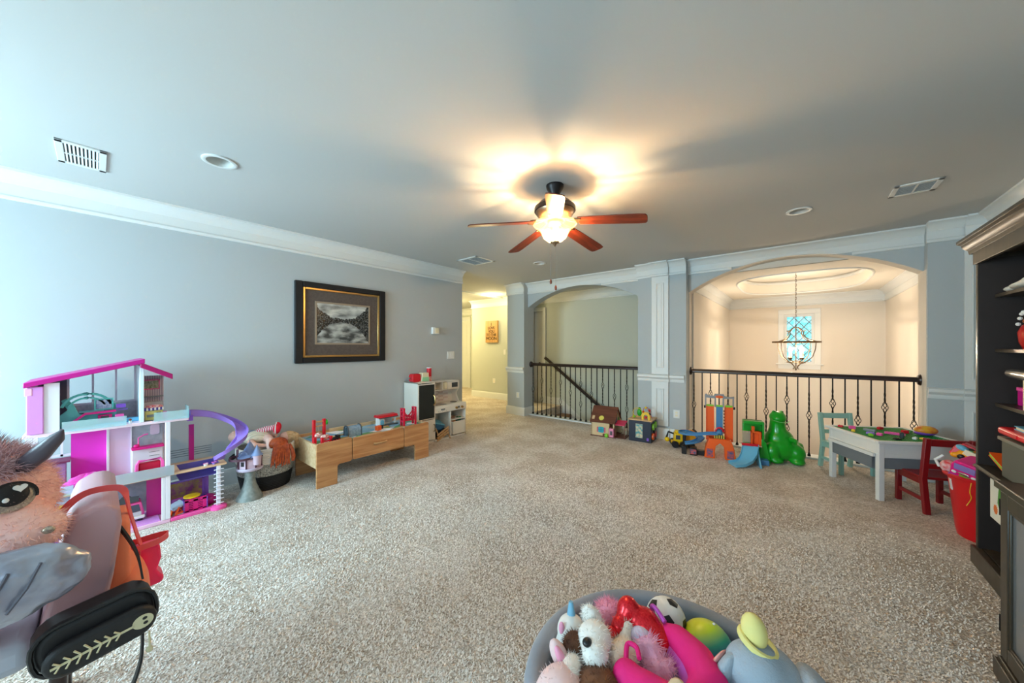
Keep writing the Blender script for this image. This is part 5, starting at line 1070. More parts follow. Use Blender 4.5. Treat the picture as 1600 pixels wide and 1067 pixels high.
# ---------------------------------------------------------------- red bin of toys
bn_ = T('red_bin', 'round red plastic bin heaped with toys by the bookcase', 'bin', (1.10,4.22,0))
BR = mat('bright_red_plastic',(206,16,26),.3)
o_ = [(.165,0),(.175,.05),(.21,.42),(.215,.44),(.235,.445),(.238,.46),(.225,.468)]
P('tub', MB().shell(o_+[(.205,.46),(.198,.42),(.16,.02),(.0001,.015),(.0001,0)],n=44), BR, bn_); P('cord', MB().tube(smooth([(-.14,-.175,.45),(-.15,-.185,.38),(-.14,-.17,.33),(-.16,-.165,.27)]),.0025,5), YELLOW, bn_); P('sticker', MB().box((-.003,-.018,-.04),(.003,.018,.04)), WHITEP, bn_).matrix_basis = Matrix.Translation((-.204,-.03,.38)) @ Matrix.Rotation(R(-6),4,'Y')
P('filling', MB().lathe([(0,.40),(.19,.39)],n=30), DGREY, bn_)
t = T('toy_bus', 'hot pink and purple toy bus tilted in the red bin', 'toy car', (.99,4.17,.455), -42)
BS = MB(); P('body', MB().prism([(-.1,.0),(.1,.0),(.095,.12),(.07,.17),(-.07,.17),(-.095,.12)],1,-.09,.12), HOT, t, bevel=.01); P('windscreen', bx(((-.07,-.095,.085),(.07,-.088,.145))), mat('lilac_glass',(140,120,190),.2), t, bevel=.004); P('bumper', bx(((-.1,-.11,-.01),(.1,-.08,.025))), mat('violet_plastic'), t, bevel=.01)
for x in (-.065,.065): P('headlight', MB().ell((x,-.095,.055),(.018,.008,.014)), WHITEP, t)
P('grille', MB().ell((0,-.095,.06),(.04,.006,.013)), SILVER, t); P('number_strip', bx(((-.03,-.094,.03),(.04,-.089,.042))), LIME, t)
t.rotation_euler = (R(14), R(12), R(-42)); t.scale = (.8,.8,.8)
t = T('toy_dog_car', 'orange toy dog with black ears on top of the red bin', 'toy', (1.0,4.27,.60), -20)
P('head', MB().ell((0,0,0),(.06,.05,.045)).ell((-.06,-.02,-.01),(.03,.025,.022)), mat('amber_plastic'), t, remesh=.006); P('ear', MB().ell((.0,.0,.04),(.03,.03,.014)), BLACKP, t); P('ear', MB().ell((-.03,-.045,-.015),(.02,.012,.02)), BLACKP, t); P('body', MB().ell((.07,.02,-.015),(.04,.04,.035)), mat('amber_plastic'), t)
t = T('toy_fire_truck', 'red and white toy fire engine sloping down into the red bin', 'toy car', (1.06,4.28,.575), -25); t.rotation_euler = (R(-5),R(26),R(-25))
P('chassis', bx(((-.14,-.05,-.05),(.16,.09,.03))), REDP, t, bevel=.006); P('white_panel', bx(((-.08,-.095,-.005),(.13,-.045,.035))), CREAM, t, bevel=.004); P('ladder', bx(*[((-.06+.035*k,-.09,.035),(-.045+.035*k,-.05,.039)) for k in range(5)]), mat('pale_green_vinyl'), t); P('blue_light', MB().ell((-.10,-.065,.03),(.035,.03,.02)), SKY, t); P('red_roof', bx(((-.12,-.03,.03),(.16,.08,.06))), REDP, t, bevel=.006)
t = T('toy_blue_tub', 'light blue toy tub lying at the front of the red bin', 'toy', (1.09,4.06,.45), -35)
P('tub', bx(((-.09,-.05,-.03),(.09,.05,.04))), SKY, t, bevel=.015); P('lid', bx(((-.05,-.03,.04),(.06,.03,.055))), SKY, t, bevel=.006)
t = T('toy_car', 'small dark toy racing car lying in the red bin', 'toy car', (1.08,4.10,.52), -35)
P('body', MB().prism([(-.08,0),(.08,0),(.08,.02),(.03,.035),(-.02,.05),(-.06,.04),(-.08,.02)],1,-.03,.03), REDP, t, bevel=.004)
for x in (-.05,.05):
    for y in (-.04,.04): w_ = P('wheel', MB().cyl((x,y-.012,.0),(x,y+.012,.0),.026,n=18), BLACKP, t); P('hub', MB().cyl((x,y-.0135,0),(x,y+.0135,0),.014,n=14), SILVER, w_)
t = T('toy_net_ball', 'white and red toy net ball at the left of the red bin', 'toy', (.90,4.24,.47))
P('ball', MB().ell((0,0,.03),.05), mat('red_white_mottle',(226,200,200),.5,noise=(30,(214,50,60))), t); P('handle', MB().tube([(-.05,0,.02),(-.07,0,.07),(-.03,0,.11)],.01,8), WHITEP, t)

# ---------------------------------------------------------------- bookcase on the right wall
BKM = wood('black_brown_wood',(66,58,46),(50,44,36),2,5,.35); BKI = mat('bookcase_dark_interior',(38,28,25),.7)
bc = T('bookcase', 'tall dark brown bookcase with open shelves and crown', 'bookcase', (.9,3.72,0), -90)
# local x = towards the camera (-Y), local y = into the right wall (+X)
LB = 1.2; DP = .5
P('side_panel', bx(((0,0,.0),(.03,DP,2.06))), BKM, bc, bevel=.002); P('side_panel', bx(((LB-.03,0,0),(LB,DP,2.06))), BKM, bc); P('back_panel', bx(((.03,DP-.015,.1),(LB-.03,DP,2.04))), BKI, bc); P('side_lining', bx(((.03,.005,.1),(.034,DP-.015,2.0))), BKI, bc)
P('top_panel', bx(((0,0,2.03),(LB,DP,2.06))), BKM, bc); P('frieze', bx(((.0,-.012,1.97),(LB,.01,2.06))), BKM, bc, bevel=.003)
P('crown_moulding', MB().prism([(DP,2.05),(-.015,2.05),(-.02,2.075),(-.045,2.095),(-.05,2.115),(-.07,2.125),(-.07,2.145),(DP,2.145)],0,-.055,LB), BKM, bc, bevel=.002)
P('plinth', bx(((-.012,-.02,0),(LB,.02,.115))), BKM, bc, bevel=.006)
P('ledge', MB().prism([(DP-.02,.64),(-.012,.64),(-.02,.648),(-.02,.655),(-.01,.665),(DP-.02,.665)],0,.03,LB), BKM, bc, bevel=.002)
for z in (1.765,1.415,1.07): P('shelf', bx(((.034,.067,z-.022),(LB-.03,DP-.015,z))), BKM, bc, bevel=.002)
P('bottom_board', bx(((.03,.02,.1),(LB-.03,DP-.015,.12))), BKM, bc)
# deeper cabinet section nearer the camera
cb_ = T('base_cabinet', 'dark cabinet with a glazed door standing before the bookcase', 'cabinet', (.67,2.50,0), -90)
P('carcass', bx(((0,.025,.08),(.02,.70,.82)), ((.75,.025,.08),(.77,.70,.82)), ((.02,.68,.08),(.75,.70,.82)), ((.02,.025,.08),(.75,.70,.10))), BKM, cb_); P('top', bx(((-.01,-.015,.82),(.78,.70,.85))), BKM, cb_, bevel=.004); P('plinth', bx(((-.02,-.015,0),(.78,.70,.075)), ((-.012,-.005,.075),(.78,.70,.09))), BKM, cb_, bevel=.004)
d = P('door', bx(((.0,0,.1),(.065,.024,.81)), ((.69,0,.1),(.755,.024,.81)), ((.065,0,.745),(.69,.024,.81)), ((.065,0,.1),(.69,.024,.165))), BKM, cb_, bevel=.004); P('door_bead', rim(.625,.58,.60,.555,.004,.02), BKM, d, bevel=.003).location = (.3775,0,.455)
P('pane', bx(((.07,.012,.17),(.685,.016,.74))), mat('smoky_glass',(120,128,136),.12,.3), d)
for z in (.2,.7): P('hinge', MB().cyl((-.004,.004,z),(-.004,.004,z+.07),.006), BLACKM, d)
def onshelf(name, lb, cat, Y, X, Z, rz=-90): return T(name, lb, cat, (X, Y, Z), rz)
t = onshelf('folded_cloth', 'folded white cloth on the top bookcase shelf', 'cloth', 3.42, 1.1, 1.765)
P('lower_fold', MB().ell((0,0,.03),(.27,.14,.03)).ell((.1,.0,.05),(.2,.13,.035)).ell((-.2,-.05,.025),(.09,.07,.022)), mat('white_linen',(214,216,210),.85,bump=(30,.6)), t, remesh=.01); P('upper_fold', MB().ell((.1,-.02,.085),(.16,.1,.02)), mat('white_linen'), t)
t = onshelf('wooden_box', 'open wooden box on the second bookcase shelf', 'box', 3.33, 1.09, 1.455)
P('frame', bx(((-.11,-.06,0),(-.09,.1,.26)), ((.18,-.06,0),(.2,.1,.26)), ((-.11,-.06,.245),(.2,.1,.262)), ((-.11,-.06,0),(.2,.1,.02)), ((-.09,.08,0),(.18,.1,.25))), OAK, t, bevel=.003); P('foot_block', bx(((-.14,-.065,-.04),(-.1,.1,.02)), ((-.14,-.065,-.005),(.25,.1,.0)), ((.2,-.065,-.04),(.25,.1,.0))), CREAM, t)
t = onshelf('turquoise_case', 'flat turquoise case lying on the wooden box', 'case', 3.33, 1.09, 1.718)
P('shell', bx(((-.15,-.07,0),(.22,.11,.055))), mat('turquoise_plastic',(120,196,180),.4), t, bevel=.006); P('seam', bx(((-.152,-.072,.025),(.222,.112,.03))), TEAL, t)
t = onshelf('red_vase', 'red ornament with white beads beside the wooden box', 'ornament', 3.50, 1.06, 1.415)
P('body', MB().lathe([(.04,0),(.055,.04),(.06,.1),(.045,.14),(.03,.15)],n=20), mat('deep_red_gloss',(180,24,24),.3), t); P('orange_top', MB().ell((.01,0,.165),(.05,.045,.025)), mat('amber_brown',(170,90,40),.4), t)
for k in range(9): P('bead', MB().ell((-.045+.012*k,-.045+.003*k,.15+.07*math.sin(k*.5)),.011,n=8), WHITEP, t)
t = onshelf('toy_boat_hull', 'cream slotted toy board standing on the third bookcase shelf', 'toy', 3.42, 1.04, 1.07)
P('hull', MB().prism([(-.05,0),(-.02,0),(-.015,.03),(.015,.03),(.02,0),(.05,0),(.05,.2),(.035,.3),(.01,.335),(-.02,.33),(-.04,.28),(-.055,.15)],1,-.01,.02), CREAM, t, bevel=.004); P('rivet', MB().ell((0,-.012,.31),(.008,.004,.008)), mat('dark_burner'), t); P('rivet', MB().ell((.0,-.012,.05),(.006,.004,.006)), mat('dark_burner'), t)
t = onshelf('toy_telescope', 'silver toy telescope lying across the third shelf', 'toy', 3.40, .985, 1.27)
P('tube', MB().cyl((-.12,0,0),(.25,0,-.01),.026,.032,16), SILVER, t); P('eyepiece', MB().cyl((-.16,0,0),(-.12,0,0),.014,.02,14), GREYP, t); P('stand', bx(((.05,-.01,-.2),(.075,.02,-.01)), ((.2,-.01,-.2),(.225,.02,-.01))), CREAM, t)
t = onshelf('pink_cube', 'small bright pink box on the third bookcase shelf', 'box', 3.56, 1.08, 1.07)
P('box', bx(((-.05,-.05,0),(.05,.05,.105))), MAG, t, bevel=.006); P('lid', bx(((-.053,-.053,.09),(.053,.053,.112))), PINK, t, bevel=.003)
t = onshelf('white_game_box', 'white printed box behind the toy telescope', 'box', 3.25, 1.12, 1.07)
P('box', bx(((-.1,-.06,0),(.1,.06,.17))), mat('white_print_box',(220,216,206),.5,noise=(20,(150,160,170))), t, bevel=.003); P('lid', bx(((-.103,-.063,.13),(.103,.063,.175))), CREAM, t, bevel=.002)
t = onshelf('storage_bin', 'olive grey lidded storage bin on the bookcase ledge', 'bin', 3.22, 1.05, .665)
P('body', bx(((-.2,-.13,0),(.22,.14,.23))), mat('olive_grey_fabric',(92,92,82),.8), t, bevel=.01); P('rim', rim(.45,.29,.42,.26,0,.02), mat('olive_grey_light',(124,122,110),.7), t, bevel=.003).matrix_basis = Matrix.Translation((.01,.005,.215)) @ Matrix.Rotation(R(90),4,'X')
t = onshelf('red_folder', 'puffy red folder lying on the storage bin', 'folder', 3.24, 1.04, .91)
P('folder', MB().prism(rpoly(.5,.24,.03),2,0,.04), REDP, t, bevel=.012); P('tab', bx(((-.02,-.125,.012),(.02,-.118,.03))), mat('bright_red_plastic'), t)
t = onshelf('blue_book', 'pale blue book on top of the red folder', 'book', 3.20, 1.06, .95)
P('cover', bx(((-.2,-.1,0),(.2,.11,.004)), ((-.2,-.1,.018),(.2,.11,.022)), ((-.2,.106,0),(.2,.11,.022))), SKY, t); P('pages', bx(((-.195,-.095,.004),(.195,.106,.018))), CREAM, t)
t = onshelf('picture_book', 'slanted orange and green picture book beside the storage bin', 'book', 3.50, .99, .72)
t.rotation_euler = (0, R(14), R(-90))
P('cover', bx(((-.1,-.07,0),(.1,.08,.004)), ((-.1,-.07,.02),(.1,.08,.024))), ORANGE, t); P('pages', bx(((-.097,-.068,.004),(.097,.078,.02))), LIME, t)
t = onshelf('leaflet', 'white leaflet with green leaf and orange sun under the ledge', 'leaflet', 3.50, .93, .36)
P('sheet', bx(((-.11,0,0),(.11,.006,.24))), mat('leaflet_white',(226,226,216),.6), t); P('leaf_print', MB().prism([(.0,.12),(.05,.06),(.1,.05),(.1,.23),(.02,.23)],1,-.002,.0), mat('leaf_green',(70,140,50),.6), t); P('sun_print', MB().prism([((.03 if k % 2 else .02)*math.cos(k*math.pi/12)-.03,(.03 if k % 2 else .02)*math.sin(k*math.pi/12)+.07) for k in range(24)],1,-.002,0), mat('sun_orange',(220,110,40),.6), t)

# ---------------------------------------------------------------- grey ball pit of soft toys
PX, PY = -.316, 1.212
bp_ = T('ball_pit', 'round grey velvet ball pit full of soft toys', 'ball pit', (PX,PY,0))
VG = mat('grey_velvet',(132,136,146),.8,noise=(6,(148,152,162)),sheen=.4)
pr_ = [(.49,.02),(.495,.1),(.495,.26)]+[(.46+.035*math.cos(a),.27+.035*math.sin(a)) for a in [k*math.pi/8 for k in range(9)]]+[(.425,.26),(.42,.06),(.44,0),(.48,0)]
P('foam_wall', MB().shell(pr_,n=72), VG, bp_); P('base_pad', MB().lathe([(0,.05),(.43,.05)],n=48), VG, bp_); P('wall_seam', MB().tube([(.497*math.cos(2*math.pi*i/60),.497*math.sin(2*math.pi*i/60),.03) for i in range(60)],.004,6,True), VG, bp_)
WF = mat('white_plush',(232,226,218),.9); PF_ = mat('pink_plush',(238,160,186),.9); BF = mat('brown_plush',(112,70,44),.9,noise=(20,(84,50,32))); PPF = mat('pale_pink_plush',(228,196,194),.9); TF = mat('tan_plush',(196,160,124),.9)
Z0 = (0,0,0)
t = T('unicorn_plush', 'small white unicorn plush with a blue horn in the ball pit', 'plush toy', (-.68,1.17,.20))
plush('body', t, [((0,0,.06),(.06,.06,.09),Z0),((.005,0,.14),(.055,.055,.055),Z0)], WF, .01); P('horn', MB().cyl((.0,.01,.175),(-.005,.015,.235),.019,.008,12), mat('horn_blue',(120,176,204),.5), t); P('ear', MB().ell((-.01,-.045,.165),(.012,.008,.025)), PF_, t); P('bow', MB().ell((.03,-.04,.13),(.014,.012,.016)).ell((.04,-.02,.12),(.012,.012,.012)), PINK, t)
t = T('puppy_plush', 'brown and white puppy plush with a big black nose', 'plush toy', (-.55,1.08,.2))
plush('head', t, [((-.005,.045,.2),(.06,.06,.055),Z0),((.02,.0,.195),(.045,.05,.045),Z0)], WF, .009, 900, .014, .001); P('nose', MB().ell((-.0,-.02,.232),(.016,.018,.012)), BLACKP, t)
plush('body', t, [((.06,-.06,.11),(.085,.085,.09),Z0),((.07,-.11,.14),(.055,.065,.05),Z0)], BF, .011, 1500, .016, .001); plush('ear', t, [((-.05,.115,.21),(.04,.03,.06),(R(25),0,0))], WF, .009, 500, .012, .001); plush('ear', t, [((-.065,-.0,.18),(.035,.045,.035),Z0)], BF, .009, 500, .014, .001); plush('paw', t, [((-.03,-.08,.16),(.035,.07,.035),(0,0,R(20)))], WF, .009, 500, .012, .001)
t = T('fluffy_pink_plush', 'fluffy pink pompom plush at the back of the ball pit', 'plush toy', (-.585,1.32,.22))
plush('pompom', t, [((0,0,.12),(.065,.065,.065),Z0),((.02,-.05,.06),(.05,.05,.06),Z0)], PF_, .011, 2600, .02, .0012); plush('base_tuft', t, [((.0,.0,.03),(.05,.05,.05),Z0)], PF_, .011)
t = T('white_fluffy_plush', 'long-haired cream plush between the puppy and the red boot', 'plush toy', (-.475,1.19,.2))
plush('body', t, [((0,-.01,.12),(.06,.08,.075),Z0),((-.02,.08,.16),(.035,.045,.06),(R(20),0,0)),((.03,-.1,.1),(.05,.06,.06),Z0)], mat('cream_plush',(236,224,206),.9), .011, 1800, .018, .0012); P('tuft', MB().ell((-.02,.1,.2),(.02,.02,.025)), WF, t)
SQ = mat('red_sequins',(196,14,30),.25,.4,noise=(160,(232,40,50)))
t = T('sequin_boot', 'sparkly red sequin cushion shaped like a curled boot', 'cushion', (-.46,1.31,.2))
plush('boot', t, [((-.045,-.005,.22),(.042,.045,.05),Z0),((-.055,-.05,.19),(.03,.05,.032),(0,0,R(-10))),((.01,.01,.19),(.06,.06,.05),Z0),((.06,-.0,.16),(.06,.07,.05),Z0)], SQ, .009); P('toe_tip', MB().ell((-.07,-.095,.18),(.02,.022,.018)), SQ, t)
t = T('soccer_ball', 'white soccer ball with black pentagons in the ball pit', 'ball', (-.415,1.475,.255))
P('ball', MB().ell((0,0,.075),.075,n=32), WHITEP, t)
ph = (1+5**.5)/2; ic = [Vector(v).normalized() for a in (-1,1) for b in (-ph,ph) for v in ((0,a,b),(a,b,0),(b,0,a))]
Q = Euler((.5,.35,.2)).to_matrix(); bl = mat('black_patch',(22,22,24),.4)
for v in ic:
    v = Q @ v; o1 = v.orthogonal().normalized(); o2 = v.cross(o1); vs = []
    for rr_, hh_ in ((0,.0768),(.012,.0764),(.024,.0752)):
        for k in range(5): a = k*2*math.pi/5; q = (v*math.cos(rr_/.075)+(o1*math.cos(a)+o2*math.sin(a))*math.sin(rr_/.075)).normalized(); vs.append(q*.0762+Vector((0,0,.075)))
    P('patch', MB().add(vs, [(0,1,2,3,4)]+[(5*i+5+k,5*i+5+(k+1) % 5,5*i+(k+1) % 5,5*i+k) for i in (0,1) for k in range(5)]), bl, t)
def rainbow():
    m = mat('rainbow_ball',(200,220,40),.35); N = m.node_tree.nodes; L = m.node_tree.links; tc = N.new('ShaderNodeTexCoord'); mp = N.new('ShaderNodeMapping'); mp.inputs['Rotation'].default_value = (.2,.5,.0); L.new(tc.outputs['Object'], mp.inputs[0]); s_ = N.new('ShaderNodeSeparateXYZ'); L.new(mp.outputs[0], s_.inputs[0])
    mr = N.new('ShaderNodeMapRange'); mr.inputs[1].default_value = .03; mr.inputs[2].default_value = .18; L.new(s_.outputs[2], mr.inputs[0]); r = N.new('ShaderNodeValToRGB'); L.new(mr.outputs[0], r.inputs[0])
    cs = [(120,90,170),(70,130,180),(60,180,150),(190,220,50),(230,220,40)]; r.color_ramp.elements[0].color = (*lin(cs[0]),1); r.color_ramp.elements[1].color = (*lin(cs[-1]),1)
    for i in (1,2,3): e = r.color_ramp.elements.new(i/4); e.color = (*lin(cs[i]),1)
    L.new(r.outputs[0], N['Principled BSDF'].inputs['Base Color']); return m
t = T('rainbow_ball', 'rainbow ball fading from yellow to blue in the ball pit', 'ball', (-.27,1.49,.19))
P('ball', MB().ell((0,0,.09),.092,n=32), rainbow(), t); P('valve', MB().ell((.02,.02,.18),(.006,.006,.003),n=8), WHITEP, t)
t = T('travel_pillow', 'magenta U-shaped pillow with purple underside', 'pillow', (-.31,1.19,.265))
MGF = mat('magenta_fleece',(214,10,110),.75,bump=(300,.1)); PUF = mat('purple_fleece',(176,74,170),.75)
up = [(-.10,.16,.1),(-.03,.145,.115),(.05,.09,.12),(.10,.02,.12),(.09,-.07,.11),(.03,-.12,.11),(-.05,-.125,.11),(-.12,-.09,.10)]
P('cushion', MB().tube(up,[.028,.046,.056,.06,.058,.06,.06,.04],16).ell((-.115,-.095,.10),.05).ell((-.10,.16,.1),.035), MGF, t, remesh=.011); P('underside', MB().tube([(x*.9-.012,y*.86,z-.045) for x, y, z in up],[.03,.05,.058,.06,.058,.062,.064,.04],16), PUF, t, remesh=.012); P('loop', MB().tube(smooth([(-.10,.16,.12),(-.13,.19,.15),(-.115,.18,.165),(-.07,.15,.15)]),.008,8), PUF, t); P('loop', MB().tube(smooth([(-.13,-.07,.13),(-.14,-.03,.15),(-.11,-.03,.155),(-.09,-.06,.15)]),.008,8), MGF, t)
t = T('fluffy_unicorn_tail', 'pastel pink fluffy plush with teal end inside the pillow', 'plush toy', (-.37,1.22,.22))
plush('body', t, [((-.04,.02,.14),(.05,.045,.05),Z0),((.01,-.01,.12),(.06,.045,.045),Z0)], mat('pastel_pink_plush',(232,176,200),.9), .01, 1800, .024, .0012); plush('teal_end', t, [((.07,-.03,.1),(.035,.035,.035),Z0)], mat('teal_plush',(60,140,140),.9), .01, 700, .024, .0012); P('cap', MB().ell((-.07,.04,.165),(.035,.035,.028)), mat('lilac_plush',(206,200,220),.9), t)
t = T('grey_plush', 'large grey-blue plush with floppy ears and yellow cap', 'plush toy', (-.08,1.34,.2))
GE = mat('grey_blue_plush',(150,160,170),.9,bump=(160,.3),noise=(4,(160,170,180)))
plush('body', t, [((0,0,.17),(.11,.11,.12),Z0),((.06,-.06,.12),(.14,.12,.12),Z0),((-.02,-.03,.22),(.09,.09,.08),Z0)], GE, .013); plush('ear', t, [((-.10,-.04,.17),(.03,.09,.11),(R(10),R(18),R(-20)))], GE, .011); plush('ear', t, [((.14,.04,.15),(.05,.1,.12),(0,R(-30),R(15)))], GE, .011)
P('ear_lining', MB().ell((-.132,-.04,.17),(.012,.065,.085),(R(10),R(18),R(-20))), mat('peach_plush',(226,158,150),.9), t); YC = mat('pale_yellow_cloth',(222,208,130),.85)
P('cap', MB().ell((-.03,.0,.325),(.036,.034,.05),(R(-12),R(-14),0)), YC, t); P('cap_brim', MB().tube([(-.02+.046*math.cos(a),-.005+.043*math.sin(a),.295-.018*math.cos(a)) for a in [k*math.pi/12 for k in range(24)]],.010,8,True), YC, t)
t = T('tan_bear_plush', 'tan plush with a rounded ear at the front of the ball pit', 'plush toy', (-.23,1.05,.22))
plush('head', t, [((0,-.02,.12),(.08,.08,.08),Z0)], TF, .01); P('ear', MB().ell((-.035,.02,.21),(.032,.018,.045)), TF, t); P('ear_lining', MB().ell((-.037,.006,.21),(.02,.009,.03)), mat('brown_felt',(150,104,84),.9), t)
t = T('red_ruffle', 'crinkled bright red cloth at the front right of the ball pit', 'cloth', (-.07,1.2,.24))
rb = MB(); vs = []; fs = []
for i in range(30):
    a = 2*math.pi*i/30
    for j in range(8): q = j/7; rr = .1*(1-q*.95)*(1+.15*math.sin(a*8+q*3)); vs.append((rr*math.cos(a), rr*math.sin(a)*.8, .12*math.sin(q*1.5)+.012*math.sin(a*11+q*8)))
for i in range(30):
    for j in range(7): fs.append((i*8+j, ((i+1) % 30)*8+j, ((i+1) % 30)*8+j+1, i*8+j+1))
P('ruffle', rb.add(vs,fs), mat('red_cloth',(200,16,24),.7), t); P('gathered_top', MB().ell((0,0,.115),(.03,.025,.012)), mat('red_cloth'), t)
t = T('pale_pink_plush', 'pale pink plush with a curled ear at the left of the ball pit', 'plush toy', (-.585,.945,.18))
plush('body', t, [((0,0,.12),(.085,.1,.1),Z0),((.06,-.06,.1),(.08,.09,.09),Z0)], PPF, .012, 1200, .012, .001); plush('ear', t, [((-.05,.075,.19),(.03,.028,.06),(R(15),R(-20),0))], PPF, .01); P('ear_lining', MB().ell((-.035,.06,.2),(.014,.014,.04),(R(15),R(-20),0)), PF_, t)

# ---------------------------------------------------------------- chair with bags and big plush in the near left corner
cr_ = T('upholstered_chair', 'dusty pink upholstered chair hung with bags', 'chair', (-2.17,-.3,0))
LVF = mat('dusty_pink_vinyl',(192,150,156),.38,bump=(500,.05))
bk_ = [(.18,.42),(.20,.40),(.28,.40),(.30,.42),(.335,.62),(.355,.80),(.35,.85),(.325,.875),(.29,.875),(.262,.85),(.245,.80),(.215,.62)]
P('backrest', MB().prism([(u-.012 if u < .27 else u+.006, v) for u, v in bk_],0,-.24,.30), LVF, cr_, bevel=.028, seg=4)
for x in (.283,-.215): P('piping', MB().tube([(x,.285,.42),(x,.318,.62),(x,.335,.80),(x,.318,.868)],.006,6), mat('mauve_piping',(120,84,96),.5), cr_)
P('seat_cushion', bx(((-.24,-.24,.40),(.29,.17,.5))), mat('pale_grey_fabric',(186,190,202),.85), cr_, bevel=.03, seg=3)
for sx in (-.2,.25):
    for y in (-.2,.22): P('leg', MB().cyl((sx,y,0),(sx,y,.41),.016,.022,10), DARKWOOD, cr_)
up_ = T('big_plush', 'big pink plush with large glitter eye and silver wing', 'plush toy', (-2.0,-.30,.5))
PKF = mat('salmon_fur',(252,206,194),.95,noise=(14,(246,192,182))); MVF = mat('mauve_fur',(214,172,174),.95); DGF = mat('charcoal_fur',(76,72,80),.9)
he = [((.02,.06,.44),(.15,.165,.16),Z0),((.12,.15,.345),(.08,.095,.075),Z0),((.09,.06,.36),(.1,.12,.085),Z0)]
plush('head', up_, he, PKF, .014, 9000, .018, .0011); plush('body', up_, [((0,-.04,.14),(.2,.18,.16),Z0),((.12,.02,.22),(.12,.12,.1),Z0)], PKF, .016, 4000, .02, .0011)
plush('forelock', up_, [((.06,.05,.56),(.09,.12,.045),(0,R(20),R(0)))], MVF, .012, 4000, .04, .0014, droop=.2); plush('mane', up_, [((.0,-.0,.59),(.08,.1,.03),Z0)], DGF, .012, 1500, .05, .0016, droop=-.6)
P('ear', MB().tube([(.09,.15,.545),(.12,.185,.585),(.15,.22,.635),(.16,.232,.66)],[.024,.026,.018,.003],12), mat('charcoal_satin',(84,76,86),.4), up_)
ey = P('eye', MB().ell((0,0,0),(.008,.05,.045),n=28), mat('glitter_iris',(206,190,164),.25,.5,noise=(160,(160,140,130))), up_); ey.location = (.152,.135,.47); ey.rotation_euler = (0,R(-8),R(24))
P('eye_rim', MB().prism([(.051*math.cos(a), .046*math.sin(a)) for a in [R(-15+i*10) for i in range(22)]]+[(.046*math.cos(a), .036*math.sin(a)-.003) for a in [R(195-i*10) for i in range(22)]],0,.0,.009), BLACKP, ey); P('pupil', MB().ell((.007,.0,.008),(.006,.034,.034),n=24), BLACKP, ey)
ht = [(.012*(math.sin(a)**3), .0105*(.8125*math.cos(a)-.3125*math.cos(2*a)-.125*math.cos(3*a)-.0625*math.cos(4*a))) for a in [k*2*math.pi/24 for k in range(24)]]
P('heart_glint', MB().prism([(u*1.2+.014, v*1.2+.024) for u, v in ht],0,.008,.0155), WHITEP, ey); P('glint', MB().ell((.0125,-.014,-.004),(.003,.007,.007)), WHITEP, ey)
P('nostril', MB().ell((.188,.205,.355),(.006,.014,.012)), mat('glitter_iris'), up_)
SWM = mat('silver_lame',(150,150,168),.3,.55,noise=(7,(176,178,190)),bump=(11,.5))
wg = P('wing', MB().ell((0,0,0),(.055,.2,.105),n=28), SWM, up_); _sb = wg.modifiers.new('sub','SUBSURF'); _sb.levels = _sb.render_levels = 2; _tx = bpy.data.textures.new('wing_crinkle','CLOUDS'); _tx.noise_scale = .05; _dp = wg.modifiers.new('crinkle','DISPLACE'); _dp.texture = _tx; _dp.strength = .022; _dp.mid_level = .5
wg.location = (.28,.10,.245); wg.rotation_euler = (R(8),0,R(-6))
for dy in (.03,.085): P('wing_quilting', MB().tube([(.058,dy-.04,-.05),(.06,dy-.0,.0),(.05,dy+.03,.055)],.004,6), mat('dark_stitch',(90,90,104),.5), wg)
# bags over the chair back
bg = T('pink_tote', 'bright pink tote bag with coral strap hanging behind chair', 'bag', (-2.2,.095,.385))
TPK = mat('neon_pink_vinyl',(250,36,96),.35); CRL = mat('coral_strap',(240,96,100),.45)
P('body', MB().prism([(-.09,0),(.09,.01),(.10,.03),(.075,.07),(.09,.12),(.085,.18),(-.085,.185),(-.1,.1)],0,-.05,.05), TPK, bg, bevel=.016, seg=3); P('seam', MB().tube([(.05,.02,.01),(.051,.025,.18)],.003,5), CRL, bg)
P('strap', MB().tube(smooth([(.04,.03,.19),(.10,.01,.29),(.17,-.01,.40),(.20,-.025,.49),(.20,-.06,.512),(.20,-.12,.51),(.20,-.165,.47),(.19,-.19,.40)]),None,flat=(.004,.022)), CRL, bg); P('handle', MB().tube(smooth([(.06,-.06,.17),(.07,.0,.195),(.07,.08,.205),(.04,.11,.215),(-.0,.06,.205),(-.03,-.02,.19)]),None,flat=(.004,.024)), CRL, bg); P('ring', MB().tube([(.058,-.055+.012*math.cos(a),.16+.012*math.sin(a)) for a in [k*math.pi/6 for k in range(12)]],.002,5,True), SILVER, bg)
bg = T('peach_backpack', 'peach fabric bag squeezed between the chair and pink tote', 'bag', (-2.06,.055,.29))
PCH = mat('peach_fabric',(240,132,92),.7)
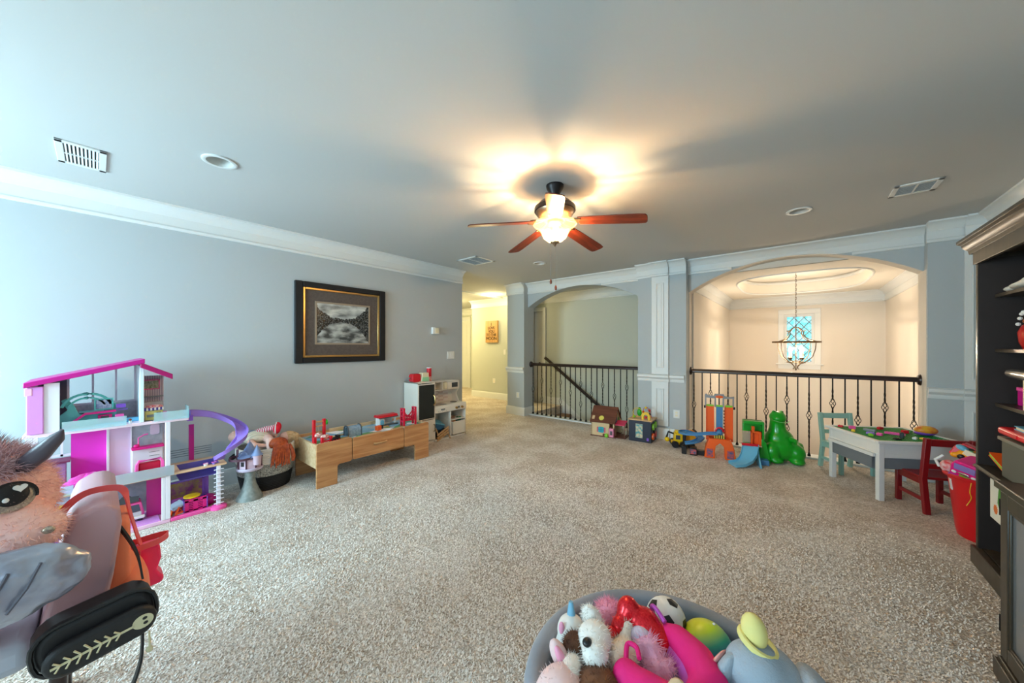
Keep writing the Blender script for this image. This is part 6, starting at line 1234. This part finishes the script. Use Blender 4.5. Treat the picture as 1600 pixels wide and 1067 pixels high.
P('body', MB().ell((0,.02,.16),(.15,.07,.16)).box((-.1,-.035,.16),(.13,.03,.49)), PCH, bg, remesh=.012); P('flap', MB().ell((.05,.03,.24),(.11,.05,.05)), PCH, bg); P('grab_loop', MB().tube([(.09,.0,.49),(.1,-.01,.52),(.08,-.02,.49)],.005,6), BLACKP, bg)
bg = T('black_backpack', 'black mini backpack printed with a cream skeleton', 'bag', (-1.76,.015,.44))
BKF = mat('black_vinyl',(26,25,27),.5); bg.rotation_euler = (R(7),0,R(4))
P('body', MB().prism(rpoly(.26,.15,.06,(.0,.08)),0,-.07,.03), BKF, bg, bevel=.02, seg=3); P('front_pocket', MB().prism(rpoly(.24,.10,.048,(.005,.055)),0,.03,.065), BKF, bg, bevel=.014, seg=3); P('zip_rim', MB().tube([(.03,u,v) for u, v in rpoly(.26,.15,.06,(.0,.08))],.006,6,True), BLACKP, bg)
SKL = mat('cream_print',(214,206,168),.7); sk = MB(); x_ = .066
sk.box((x_,-.10,.05),(x_+.002,.07,.057))
for i in range(7): y = -.085+i*.02; sk.tube([(x_+.001,y-.008,.078-.01*abs(i-3)/3),(x_+.001,y+.004,.054),(x_+.001,y-.008,.03+.008*abs(i-3)/3)],.0028,5)
P('skeleton_print', sk, SKL, bg); skull = MB(); skull.prism([(.09+.025*math.cos(a),.055+.022*math.sin(a)) for a in [k*math.pi/10 for k in range(20)]],0,x_,x_+.002); P('skull_print', skull, SKL, bg)
for z in (.048,.064): P('skull_eye', MB().prism([(.095+.006*math.cos(a),z+.005*math.sin(a)) for a in [k*math.pi/5 for k in range(10)]],0,x_+.002,x_+.003), BLACKP, bg)
P('shoulder_strap', MB().tube(smooth([(-.05,.115,.14),(-.1,.115,.23),(-.18,.09,.32),(-.245,.055,.40)]),None,flat=(.006,.018)), BKF, bg); P('hanging_strap', MB().tube(smooth([(.02,.09,.02),(.05,.07,-.08),(.06,.03,-.17),(.06,.0,-.25)]),None,flat=(.006,.022)), BKF, bg); P('key_charm', MB().cyl((.05,.10,.0),(.05,.095,-.05),.003).ell((.05,.093,-.06),(.004,.009,.012)), SKL, bg)
